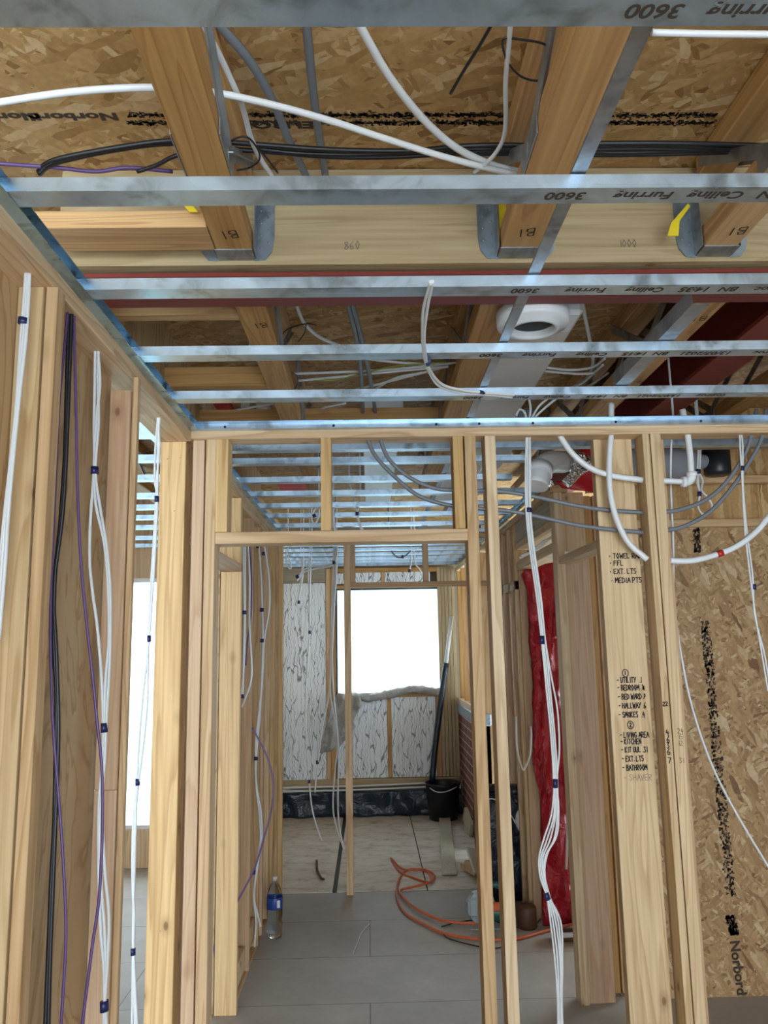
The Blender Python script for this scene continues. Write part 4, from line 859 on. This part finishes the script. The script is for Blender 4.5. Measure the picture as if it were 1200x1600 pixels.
# white elbow + foil duct over right doorway
el = empty('duct_elbow', (0.80, 3.5, 2.35), 'white plastic duct elbow hanging over the right side of the hallway', 'air duct')
ep = [PY(880, 722, 3.55), PY(862, 722, 3.5), PY(850, 728, 3.46), PY(842, 742, 3.42), PY(838, 760, 3.4)]
put('elbow', tube(ep, 0.052, seg=16, mat='white', name='elbow', k=3), el)
put('collar', tube([PY(845, 732, 3.44)+Vector((-.004, 0, .006)), PY(842, 742, 3.42)], 0.060, seg=16, mat='white', name='collar'), el)
def crinkle(px, Y, r_, name, mat, parent=None, **kw):
    me = tube([PY(x, y, Y) for x, y in px], r_, seg=18, k=14, mat=mat, name=name); rn2 = random.Random(3)
    for v in me.vertices: v.co += Vector((rn2.uniform(-1, 1), rn2.uniform(-1, 1), rn2.uniform(-1, 1)))*r_*0.16
    me.polygons.foreach_set('use_smooth', [False]*len(me.polygons))
    return put(name, me, parent, **kw)
crinkle([(872, 722), (890, 720), (908, 724), (916, 735)], 3.6, 0.048, 'foil_duct', 'foil', label='crinkled silver foil duct joined to the white elbow', cat='foil duct')
crinkle([(905, 735), (892, 748), (884, 756)], 3.5, 0.022, 'foil_tape', 'foil', label='torn strip of silver foil tape by the foil duct', cat='foil')
crinkle([(842, 764), (852, 760), (862, 754)], 3.45, 0.014, 'foil_tape', 'foil', label='scrap of silver foil tape at the foot of the white elbow', cat='foil')
outline_sheet([(868, 752), (900, 746), (915, 720), (915, 690), (935, 690), (940, 770), (900, 766), (880, 762)], 3.95, 'red_sheet', 'redb', 0.01, 0.02, 6, label='red sheet behind the foil duct', cat='plastic sheet')
# barrel, black box, right side
br = empty('duct_silencer', (1.44, 3.6, 2.44), 'grey barrel shaped duct silencer seen right of the handwritten stud', 'duct silencer')
V, F = lathe([(0.0, -0.17), (0.055, -0.17), (0.085, -0.13), (0.088, 0.10), (0.06, 0.15), (0.035, 0.18), (0.035, 0.26), (0, 0.26)], (0, 0, 0), 28)
me = mesh('barrel', V, F, M['grey_plastic'], True); me.transform(Matrix.Translation((1.40, 3.62, 2.515)) @ Matrix.Rotation(PI/2, 4, 'Y')); put('barrel', me, br)
bb = empty('black_box', (1.67, 3.6, 2.45), 'black lidded box hanging at the right above the particle board', 'box')
V, F = lathe([(0.0, 0.0), (0.055, 0.0), (0.062, 0.012), (0.063, 0.125), (0, 0.125)], (1.668, 3.62, 2.447), 24); put('body', mesh('body', V, F, M['bucket'], True), bb)
box('spigot', 1.585, 1.61, 3.605, 3.635, 2.49, 2.53, 'bucket', bb)
timber('nogging', 1.36, 2.6, 3.22, 3.29, 2.492, 2.532, 'grey_wood', label='greyish batten crossing above the black box', cat='nogging')

# ================================================================== PIPES AND CABLES ON THE FRAMED WALL
YC = 2.885
pA = empty('water_pipe', PY(1001, 750, YC), 'white water pipe curving left of the handwritten stud and ending in an elbow fitting', 'pipe')
put('pipe_run', tube(pts_of((('Y', 2.87), [(862, 655), (872, 676), (892, 706), (920, 730), (955, 743), (1004, 750)])), 0.0115, mat='white', name='pipe_run', k=8), pA)
put('pipe_run', tube(pts_of((('Y', 2.87), [(1034, 751), (1056, 752), (1068, 753)])), 0.011, mat='white', name='pipe_run'), pA)
put('elbow_fitting', tube(pts_of((('Y', 2.87), [(1064, 753), (1074, 753), (1080, 748), (1081, 739)])), 0.016, seg=12, mat='white', name='elbow_fitting', k=4), pA)
for px in ([(1065, 753), (1072, 753)], [(1081, 745), (1080, 738)]):
    put('fitting_nut', tube(pts_of((('Y', 2.87), px)), 0.021, seg=10, mat='white', name='fitting_nut'), pA)
put('pipe_run', tube(pts_of((('Y', 2.87), [(1080, 742), (1078, 710), (1073, 672), (1066, 640)])), 0.0125, mat='white', name='pipe_run'), pA)
pB = empty('water_pipe', PY(1010, 874, YC), 'white water pipe hanging in a loop through the studs, red tape on it', 'pipe')
put('pipe_run', tube(pts_of((('Y', 2.86), [(955, 630), (955, 672), (952, 720), (953, 765), (962, 808), (982, 848), (1011, 874)])), 0.0115, mat='white', name='pipe_run', k=8), pB)
put('pipe_run', tube(pts_of((('Y', 2.86), [(1046, 876), (1080, 876), (1115, 868), (1150, 854), (1180, 832), (1204, 804)])), 0.0115, mat='white', name='pipe_run', k=8), pB)
put('tape', tube(pts_of((('Y', 2.86), [(1120, 866.5), (1129, 863.5)])), 0.0125, seg=10, mat='redtape', name='tape'), pB)
for i, (a, b) in enumerate((([(590, 655), (592, 676), (606, 715), (640, 746), (680, 763), (720, 766), (770, 767), (800, 770), (850, 779), (900, 790), (950, 797), (1005, 801)], [(1036, 800), (1060, 797), (1095, 785), (1125, 764), (1152, 730), (1168, 700), (1176, 668), (1182, 640)]),
                            ([(571, 655), (572, 676), (585, 710), (617, 745), (655, 775), (705, 790), (770, 796), (800, 799), (850, 809), (900, 820), (950, 827), (1005, 832)], [(1040, 829), (1070, 822), (1110, 799), (1145, 760), (1172, 720), (1188, 690), (1193, 668), (1197, 640)]))):
    e = empty('conduit', PY(1000, 800+30*i, 2.89), 'long grey conduit sagging across the framed wall, '+('upper one' if i == 0 else 'lower one'), 'conduit', 'grey conduits across the framed wall')
    for q in (a, b): put('conduit_run', tube(pts_of((('Y', 2.89), q)), 0.0078, mat='grey', name='conduit_run', k=8), e)
for i, px in enumerate(([(826, 660), (829, 640), (827, 625), (825, 612)], [(829, 660), (833, 650), (843, 634), (862, 618)], [(832, 660), (838, 650), (853, 636), (878, 616)], [(823, 660), (820, 645), (812, 640), (806, 650)])):
    cable('cable', 'white cable fanning out above the framed wall top plate, '+('straight up', 'curving slightly right', 'curving furthest right', 'curling left')[i], 'cable', ('Y', 2.875), px, 0.0045, group='cables fanning out above the top plate')
# central bundle
c0 = [(824, 655), (825, 680), (824, 740), (825, 800), (831, 860), (841, 930), (849, 1000), (856, 1070), (862, 1130), (866, 1180), (868, 1222)]
def off(px, d): return [(x+d, y) for x, y in px]
bpx = [off(c0, -3)+[(866, 1270), (855, 1310), (845, 1340), (846, 1365), (855, 1400), (864, 1440), (871, 1500), (873, 1560), (874, 1620)],
       off(c0, 0)+[(868, 1270), (860, 1310), (848, 1340), (849, 1365), (857, 1400), (868, 1440), (875, 1500), (876, 1560), (877, 1620)],
       off(c0, 3)+[(871, 1270), (866, 1310), (852, 1338), (850, 1362), (858, 1398), (872, 1440), (877, 1500), (878, 1560), (878, 1620)],
       [(829, 655), (828, 680), (829, 740), (829, 800), (835, 860), (845, 930), (852, 1000), (862, 1060), (871, 1110), (874, 1170), (870, 1222), (873, 1265), (870, 1305), (856, 1332), (851, 1362), (858, 1400), (876, 1440), (879, 1500), (878, 1560), (880, 1620)],
       [(822, 655), (823, 690), (821, 740), (824, 800), (831, 860), (841, 930), (848, 1000), (853, 1070), (859, 1130), (864, 1190), (866, 1222), (862, 1270), (850, 1310), (842, 1340), (844, 1370), (854, 1400), (860, 1440), (867, 1500), (871, 1560), (872, 1620)]]
bundle('main bundle of white cables hanging right of the doorway down to the floor', ('Y', 2.875), bpx, 0.0038, tapes=[(827, 797, 0.017, 0.012), (847, 1000, 0.03, 0.012), (868, 1224, 0.03, 0.012), (855, 1400, 0.024, 0.012, 0.35)])
bundle('pair of thin white cables hanging at the right over the particle board', ('Y', 2.875), [[(1155, 655), (1156, 690), (1160, 760), (1164, 830), (1172, 900), (1180, 960), (1190, 1020), (1200, 1080)], [(1153, 655), (1160, 690), (1161, 760), (1167, 830), (1176, 900), (1179, 960), (1194, 1020), (1204, 1080)]], 0.0042,
       tapes=[(1160, 732, 0.018, 0.009), (1179, 917, 0.02, 0.009)])
cable('cable', 'single white cable curving down over the particle board to the right edge', 'cable', ('Y', 2.96), [(1052, 655), (1049, 690), (1048, 760), (1052, 850), (1053, 930), (1062, 1010), (1080, 1100), (1110, 1190), (1150, 1270), (1210, 1370)], 0.0045)
bundle('coiled white cables hanging in a taped loop near the pipe elbow', ('Y', 3.3), [[(1091, 690), (1090, 735), (1092, 760), (1094, 775), (1090, 790), (1098, 803), (1110, 800), (1112, 788), (1103, 775), (1096, 765), (1098, 752), (1093, 740)], [(1094, 690), (1093, 735), (1089, 752), (1093, 770), (1091, 792), (1100, 805), (1113, 796), (1108, 780), (1096, 768)]], 0.005, tapes=[(1091, 737, 0.02, 0.014), (1093, 772, 0.02, 0.012)])
cable('cable', 'thin white cable bowing out behind the handwritten stud', 'cable', ('Y', 3.4), [(978, 1345), (974, 1380), (973, 1430), (978, 1470), (988, 1505)], 0.0045)
bundle('two white cables crossing in front of the recess lintels', ('Y', 4.2), [[(812, 872), (830, 862), (850, 845), (864, 840)], [(814, 868), (840, 858), (862, 838)]], 0.006, group=None)
# ================================================================== LEFT WALL CABLES
bundle('bundle of white cables at the extreme left edge, taped near the top', ('Y', 1.50), [[(41, 425), (38, 470), (33, 530), (27, 620), (20, 700), (10, 800), (4, 870), (-2, 960)], [(46, 425), (44, 470), (40, 530), (30, 620), (22, 700), (13, 800), (8, 880), (-2, 1000)], [(43, 425), (41, 470), (36, 530), (28, 620), (17, 720), (6, 820), (-6, 950)]], 0.0042, tapes=[(37, 502, 0.013, 0.0115, -0.1)])
bundle('pair of thick black cables hanging on the plywood wall', ('Y', 1.70), [[(108, 480), (106, 540), (104, 620), (101, 720), (94, 820), (86, 900), (84, 1000), (88, 1090), (87, 1180), (85, 1280), (80, 1380), (76, 1480), (70, 1620)], [(112, 480), (110, 540), (107, 620), (102, 740), (96, 820), (84, 920), (88, 1020), (91, 1120), (90, 1200), (86, 1300), (82, 1400), (78, 1500), (75, 1620)]], 0.0048, mats=['black', 'black'], group=None, flat=1.0)
cable('cable', 'purple cable crossing in front of the white cables on the plywood wall', 'cable', ('Y', 1.71), [(115, 485), (117, 560), (119, 650), (121, 760), (126, 870), (134, 960), (144, 1050), (152, 1130), (159, 1200), (160, 1290), (155, 1400), (144, 1480), (126, 1620)], 0.0032, 'purple', group='purple cables on the plywood wall')
cable('cable', 'purple cable partly hidden beside the black cables', 'cable', ('Y', 1.69), [(106, 485), (99, 560), (92, 640), (82, 860), (79, 960), (80, 1060), (84, 1150), (92, 1250), (99, 1350), (103, 1450), (100, 1530), (94, 1620)], 0.0032, 'purple', group='purple cables on the plywood wall')
bundle('bundle of white cables forking on the plywood wall with three tapes', ('Y', 1.93), [[(149, 535), (148, 600), (147, 660), (147, 735), (142, 800), (140, 870), (144, 920), (152, 980), (158, 1050), (161, 1120), (161, 1180), (155, 1250), (154, 1350), (157, 1450), (162, 1510), (163, 1565), (161, 1620)], [(154, 535), (153, 600), (154, 660), (149, 735), (156, 790), (166, 850), (172, 920), (172, 1000), (170, 1060), (166, 1120), (164, 1180), (159, 1250), (163, 1350), (170, 1430), (168, 1500), (164, 1565), (166, 1620)],
        [(152, 535), (156, 600), (150, 660), (147, 735), (150, 790), (163, 850), (169, 920), (170, 1000), (165, 1060), (163, 1120), (164, 1180), (156, 1280), (158, 1380), (163, 1450), (165, 1510), (164, 1565), (167, 1620)]], 0.0040, tapes=[(148, 735, 0.019, 0.0105), (163, 1137, 0.022, 0.009), (163, 1572, 0.022, 0.0105)])
bundle('bundle of white cables hanging in the left doorway beside the corner stud', ('Y', 2.53), [[(248, 640), (243, 700), (242, 750), (246, 780), (243, 850), (238, 930), (233, 1000), (222, 1100), (216, 1180), (214, 1225), (208, 1290), (207, 1370), (209, 1430), (208, 1488), (206, 1620)], [(246, 640), (249, 700), (245, 750), (244, 780), (240, 850), (235, 930), (232, 1000), (230, 1100), (222, 1180), (216, 1225), (210, 1290), (207, 1370), (210, 1430), (209, 1488), (215, 1620)], [(250, 640), (247, 700), (246, 780), (241, 870), (233, 995), (219, 1130), (214, 1225), (209, 1400), (208, 1488), (212, 1620)]], 0.0042, tapes=[(245, 780, 0.02, 0.0085), (233, 998, 0.02, 0.007), (215, 1222, 0.02, 0.008), (208, 1487, 0.02, 0.008)])
# ================================================================== HALLWAY CABLES
bundle('grey white cable pair on the hallway left studs with two tapes', ('Y', 4.1), [[(380, 845), (381, 900), (382, 960), (381, 1020), (379, 1090)], [(383, 845), (383, 900), (383, 960), (382, 1020), (378, 1090)]], 0.006, tapes=[(382, 957, 0.02, 0.013), (378, 1088, 0.02, 0.012)], group='cables on the hallway left wall')
cable('cable', 'white cable bowing right on the hallway left wall', 'cable', ('Y', 4.15), [(387, 845), (390, 900), (390, 980), (393, 1030), (392, 1065), (378, 1105)], 0.005, group='cables on the hallway left wall')
cable('cable', 'purple cable behind the bowed white cable in the hallway', 'cable', ('Y', 4.2), [(389, 845), (393, 900), (392, 960), (387, 1000), (384, 1040)], 0.004, 'purple')
bundle('taped white cables running to the floor on the hallway left wall', ('Y', 4.6), [[(404, 845), (408, 900), (410, 950), (411, 1000), (409, 1060), (406, 1120), (402, 1160), (400, 1220), (405, 1270), (407, 1310), (402, 1350), (397, 1400), (400, 1440), (398, 1480)], [(412, 845), (420, 900), (421, 950), (413, 1000), (410, 1060), (404, 1120), (400, 1160), (400, 1220), (408, 1270), (409, 1310), (403, 1350), (397, 1400), (403, 1430), (407, 1448)]], 0.0055,
       tapes=[(403, 854, 0.02, 0.012), (412, 865, 0.02, 0.012), (409, 953, 0.022, 0.013), (410, 1001, 0.02, 0.014), (400, 1185, 0.02, 0.013), (397, 1363, 0.02, 0.011)], group='cables on the hallway left wall')
cable('cable', 'thin purple cable arching out from the hallway left wall', 'cable', ('Y', 4.0), [(394, 1137), (408, 1163), (420, 1190), (427, 1225), (424, 1265), (412, 1310), (397, 1358), (370, 1410), (345, 1455), (335, 1478), (336, 1497)], 0.0042, 'purple')
# far hanging cables
hc = [('long white cable hanging down the tall insulation board to the floor', 7.2, [[(484, 855), (482, 900), (484, 970), (482, 1020), (478, 1080), (478, 1150), (483, 1220), (488, 1265), (498, 1300), (510, 1330)], [(487, 855), (485, 900), (483, 990)]], [(484, 988, .03, .015), (483, 1221, .03, .013)]),
      ('white cable with a cut end in front of the tall insulation board', 7.3, [[(470, 860), (472, 890), (468, 925), (467, 943)], [(474, 868), (473, 900), (466, 940)]], [(467, 941, .03, .015)]),
      ('looped thick white cable end hanging at the upper left of the far room', 6.6, [[(522, 850), (523, 875), (510, 884), (485, 886), (472, 893), (464, 908)], [(526, 850), (526, 870), (518, 884), (495, 888), (474, 895), (466, 906)]], [(522, 879, .03, .017), (465, 901, .03, .018, .6)]),
      ('white cable loop at the far left ceiling corner', 7.0, [[(450, 855), (447, 870), (448, 882), (454, 889), (454, 880), (449, 868)]], []),
      ('white cables hanging in a long bunch left of the window', 6.9, [[(521, 885), (518, 950), (517, 1020), (515, 1080), (503, 1140), (497, 1190), (492, 1238)], [(524, 885), (520, 950), (518, 1020), (516, 1080), (522, 1120), (528, 1160), (523, 1210), (521, 1270), (535, 1320), (548, 1360)], [(526, 885), (522, 950), (519, 1020), (521, 1080), (526, 1130), (529, 1180), (528, 1230), (530, 1290), (545, 1355)]], [(496, 1191, .03, .014)]),
      ('dark cable loop under the far ceiling above the window', 6.8, [[(608, 850), (612, 862), (622, 871), (634, 868), (645, 856), (650, 848)]], [(629, 870, .03, .012)]),
      ('white cable stub hanging above the window', 7.3, [[(643, 862), (642, 880), (640, 892)]], [(640, 892, .03, .015)]),
      ('white cable ends hanging right above the window', 7.4, [[(648, 877), (656, 890), (661, 904)]], []),
      ('taped white cable loop over the doorway lintel, left', 4.6, [[(498, 785), (491, 798), (487, 811), (492, 818), (498, 808), (499, 790)]], [(491, 806, .02, .012, .4)]),
      ('taped white cable pair behind the middle cripple stud', 4.8, [[(519, 760), (521, 790), (522, 827), (526, 850)], [(521, 760), (520, 790), (524, 827), (523, 850)]], [(520, 788, .022, .012)]),
      ('crossing white cables taped together behind the doorway lintel', 4.6, [[(546, 752), (553, 775), (558, 800), (564, 828)], [(563, 782), (558, 802), (560, 815), (567, 828)]], [(558, 803, .022, .012), (557, 787, .012, .018)])]
for l, y, ps, tp in hc: bundle(l, ('Y', y), ps, 0.0075 if y > 6 else 0.006, tapes=tp, group='cables hanging in the hallway and far room', mats=(['grey']*3 if 'dark' in l else None))
for i, px in enumerate(([(820, 1200), (828, 1180), (830, 1150), (829, 1135)], )): cable('cable', 'short white cable end curling up beside the red bag', 'cable', ('Y', 4.95), [(806, 1120), (808, 1170), (816, 1200)]+px, 0.006)
cable('cable', 'white cable hanging free over the right of the red bag', 'cable', ('Y', 4.3), [(898, 1130), (890, 1175), (887, 1230), (886, 1290), (885, 1358)], 0.0055)

# ================================================================== THINGS ON THE FLOOR
# bottle
bp = PZ(429, 1464, 0.0); e = empty('water_bottle', bp, 'clear plastic water bottle with a blue label standing by the hallway left wall', 'bottle')
H = 0.33; r0 = 0.046
prof = [(0.0, 0.004), (0.03, 0.0), (r0-.004, 0.004), (r0, 0.02), (r0-.002, 0.05), (r0, 0.075), (r0-.003, 0.10), (r0, 0.125), (r0-.001, 0.15), (r0, 0.16), (r0, 0.225), (r0-.002, 0.235), (r0-.01, 0.262), (0.026, 0.285), (0.014, 0.302), (0.0135, 0.315)]
V, F = lathe(prof, bp, 28); put('body', mesh('body', V, F, M['pet'], True), e)
V, F = lathe([(0, 0.006), (r0-.006, 0.008), (r0-.003, 0.03), (r0-.005, 0.10), (r0-.003, 0.20), (0, 0.20)], bp, 24); put('water', mesh('water', V, F, M['water'], True), e)
V, F = lathe([(r0+.0008, 0.160), (r0+.0012, 0.161), (r0+.0012, 0.222), (r0+.0008, 0.223)], bp, 28); lb = put('label', mesh('label', V, F, M['label'], True), e)
lw = PY(437, 1410, bp.y); box('label_panel', bp.x+0.018, bp.x+0.036, bp.y-r0+.002, bp.y-r0+.012, 0.172, 0.212, 'white', lb)
V, F = lathe([(0, 0.335), (0.014, 0.335), (0.0155, 0.332), (0.0155, 0.312), (0, 0.312)], bp, 20); put('cap', mesh('cap', V, F, M['duct'], True), e)
# orange cord
cord = [PZ(x, y, 0.012) for x, y in ((612, 1345), (625, 1362), (648, 1372), (672, 1378), (668, 1362), (640, 1358), (625, 1372), (620, 1400), (632, 1425), (665, 1445), (700, 1460), (760, 1468), (810, 1466), (850, 1455), (900, 1442))]
cord2 = [PZ(x, y, 0.020) for x, y in ((611, 1341), (630, 1358), (660, 1358), (678, 1366), (672, 1378), (645, 1386), (625, 1392), (640, 1412), (670, 1430), (700, 1440), (745, 1443))]
e = empty('extension_cord', cord[4], 'orange extension cord coiled on the grey floor', 'cord'); put('cord', tube(cord, 0.008, mat='orange', name='cord'), e); put('cord', tube(cord2, 0.008, mat='orange', name='cord'), e)
put('cord', tube([PZ(x, y, 0.008) for x, y in ((690, 1448), (720, 1440), (765, 1438), (800, 1448), (833, 1446), (846, 1432), (835, 1420), (815, 1422))], 0.004, mat='black', name='cord'), label='thin black cord lying behind the orange cord', cat='cord')
put('cord', tube([PZ(x, y, 0.008) for x, y in ((690, 1455), (700, 1466), (735, 1476), (770, 1482), (800, 1476))], 0.004, mat='black', name='cord'), label='thin black cord in front of the orange cord', cat='cord')
put('cord', tube([PZ(x, y, 0.006) for x, y in ((579, 1442), (565, 1458), (556, 1480), (552, 1490))], 0.003, mat='cable', name='cord'), label='short white offcut of cable on the grey floor', cat='cable')
put('cord', tube([PZ(x, y, 0.02) for x, y in ((495, 1345), (496, 1360), (502, 1372), (506, 1374))], 0.009, mat='brown', name='cord'), label='curved brown offcut on the chipboard floor', cat='offcut')
# circular saw
sp_ = PZ(762, 1447, 0.0); e = empty('circular_saw', sp_, 'grey and teal circular saw with orange trim on the floor behind the studs', 'power tool')
V, F = lathe([(0, -0.03), (0.075, -0.03), (0.095, -0.02), (0.095, 0.02), (0.075, 0.03), (0, 0.03)], (0, 0, 0), 9)
me = mesh('blade_guard', V, F, M['light_grey'], False); me.transform(Matrix.Translation((sp_.x-0.04, sp_.y, 0.115)) @ Matrix.Rotation(PI/2, 4, 'X') @ Matrix.Rotation(0.3, 4, 'Y')); put('blade_guard', me, e)
bm = bmesh.new(); boxbm(bm, (sp_.x-0.085, sp_.y-0.03, 0.12), (0.06, 0.05, 0.11), 0.012, None); put('dust_port', fin(bm, 'dust_port', M['light_grey']), e)
V, F = lathe([(0, -0.08), (0.045, -0.08), (0.052, -0.06), (0.052, 0.06), (0.04, 0.09), (0, 0.09)], (0, 0, 0), 20)
me = mesh('motor', V, F, M['teal'], True); me.transform(Matrix.Translation((sp_.x+0.07, sp_.y-0.02, 0.085)) @ Matrix.Rotation(PI/2, 4, 'Y')); put('motor', me, e)
put('handle', tube([(sp_.x-0.02, sp_.y-0.02, 0.21), (sp_.x+0.05, sp_.y-0.02, 0.24), (sp_.x+0.12, sp_.y-0.02, 0.20), (sp_.x+0.13, sp_.y-0.02, 0.13)], 0.019, mat='teal', name='handle', seg=12), e)
box('orange_trim', sp_.x+0.01, sp_.x+0.13, sp_.y-0.075, sp_.y-0.04, 0.10, 0.15, 'orange', e, 0.01)
box('base_plate', sp_.x-0.11, sp_.x+0.14, sp_.y-0.07, sp_.y+0.07, 0.0, 0.008, 'light_grey', e, 0.002)
# brown reel, clamp
q = PZ(824, 1449, 0); V, F = lathe([(0, 0), (0.055, 0), (0.06, 0.01), (0.058, 0.11), (0.05, 0.125), (0, 0.125)], q, 20); put('brown_tub', mesh('brown_tub', V, F, M['brown'], True), label='small brown tub on the floor behind the free stud', cat='tub')
q = PZ(888, 1466, 0); e = empty('bar_clamp', q, 'dark steel clamp lying at the foot of the red bag', 'clamp')
box('bar', q.x-0.07, q.x+0.10, q.y, q.y+0.02, 0.03, 0.05, 'brown', e, 0.002); box('bar', q.x-0.07, q.x+0.10, q.y-0.08, q.y-0.06, 0.008, 0.025, 'brown', e, 0.002)
for dx in (-0.065, 0.08): box('jaw', q.x+dx-0.012, q.x+dx+0.012, q.y-0.09, q.y+0.03, 0.0, 0.11 if dx < 0 else 0.16, 'brown', e, 0.003)
# black wrapped bale
bm = bmesh.new(); boxbm(bm, (0.87, 5.55, 0.36), (0.34, 0.22, 0.72), 0.05); bmesh.ops.subdivide_edges(bm, edges=bm.edges[:], cuts=6, use_grid_fill=True); rn3 = random.Random(8)
for v in bm.verts: v.co += Vector((rn3.uniform(-1, 1), rn3.uniform(-1, 1), rn3.uniform(-1, 1)))*0.008+Vector((0.012*math.sin(v.co.z*60+v.co.x*9), 0.012*math.sin(v.co.z*75+v.co.x*14), 0))
e = empty('wrapped_bale', (0.87, 5.55, 0), 'tall bale wrapped in black plastic standing behind the studs', 'bale'); put('wrap', fin(bm, 'wrap', M['bale'], True), e)
put('string', tube([(0.72, 5.43, 0.62), (0.80, 5.42, 0.66), (0.90, 5.43, 0.58), (1.0, 5.43, 0.40), (1.03, 5.45, 0.30)], 0.004, mat='cable', name='string'), e)
bm = bmesh.new(); bmesh.ops.create_icosphere(bm, subdivisions=2, radius=0.06, matrix=Matrix.Translation((0.98, 5.42, 0.52)) @ Matrix.Diagonal((0.6, 0.5, 1.2, 1)))
put('foam_lump', fin(bm, 'foam_lump', M['duct'], True), e)
# bucket with leaning pole
q = Vector((0.69, 7.93, 0.012)); e = empty('bucket', q, 'black plastic bucket in the far corner by the brick wall', 'bucket')
V, F = lathe([(0, 0), (0.135, 0), (0.165, 0.31), (0.172, 0.315), (0.172, 0.335), (0.160, 0.335), (0.155, 0.31), (0.128, 0.015), (0, 0.015)], q, 32); put('pail', mesh('pail', V, F, M['bucket'], True), e)
put('handle', tube([q+Vector((-0.17, -0.02, 0.33)), q+Vector((-0.09, -0.15, 0.28)), q+Vector((0, -0.17, 0.275)), q+Vector((0.09, -0.15, 0.30)), q+Vector((0.17, -0.02, 0.32))], 0.005, mat='white', name='handle'), e)
e = empty('leaning_pole', PY(674, 1218, 7.95), 'long black pole with a white upper half leaning in the bucket', 'pole')
put('black_section', tube([PY(675, 1222, 7.97), PY(682, 1150, 8.0), PY(697, 1036, 8.04)], 0.030, seg=14, mat='membrane', name='black_section'), e)
put('white_section', tube([PY(697, 1036, 8.04), PY(706, 962, 8.08)], 0.021, seg=14, mat='white', name='white_section'), e)
put('pipe', tube([(0.915, 8.05, 0.012), (0.912, 8.06, 0.35)], 0.022, seg=12, mat='white', name='pipe'), label='short white upright pipe beside the black bucket', cat='pipe')
# scrap boards
def rawbox(cx, cy, cz, sx, sy, sz, rot, label, mat='scrap', cat='board', name='scrap_board'):
    bm = bmesh.new(); boxbm(bm, (0, 0, 0), (sx, sy, sz), 0.002)
    o = D.objects.new(name, fin(bm, name, M[mat])); COL.objects.link(o); o.location = (cx, cy, cz); o.rotation_euler = rot
    return tag(o, label, cat, 'scrap boards by the brick wall')
a = PZ(694, 1268, 0.03); b = PZ(702, 1363, 0.03); L = (b-a).length; ang = math.atan2(b.y-a.y, b.x-a.x)
rawbox((a.x+b.x)/2, (a.y+b.y)/2, 0.03, 0.105, L, 0.034, (0, 0, ang+PI/2), 'pale flat board lying lengthwise on the chipboard floor')
rawbox(0.90, 6.55, 0.30, 0.022, 0.62, 0.16, (0.95, 0.12, 0), 'pale board leaning against the brick wall, largest')
rawbox(0.86, 7.35, 0.10, 0.03, 0.30, 0.12, (0.3, 0.1, 0.1), 'short pale block near the bucket')
rawbox(0.78, 6.05, 0.10, 0.16, 0.26, 0.02, (0.5, 0.35, 0.3), 'white faced offcut on top of the scrap pile', 'duct')
rawbox(0.80, 5.95, 0.06, 0.07, 0.34, 0.04, (0.2, 0.1, 0.7), 'square timber offcut sloping in the scrap pile', 'pale')
rawbox(0.87, 5.90, 0.045, 0.06, 0.30, 0.04, (0.15, 0.0, 0.9), 'lower timber offcut in the scrap pile', 'pale')
rawbox(0.74, 6.12, 0.04, 0.10, 0.20, 0.04, (0.0, 0.0, 0.4), 'thick block under the scrap pile', 'pale')
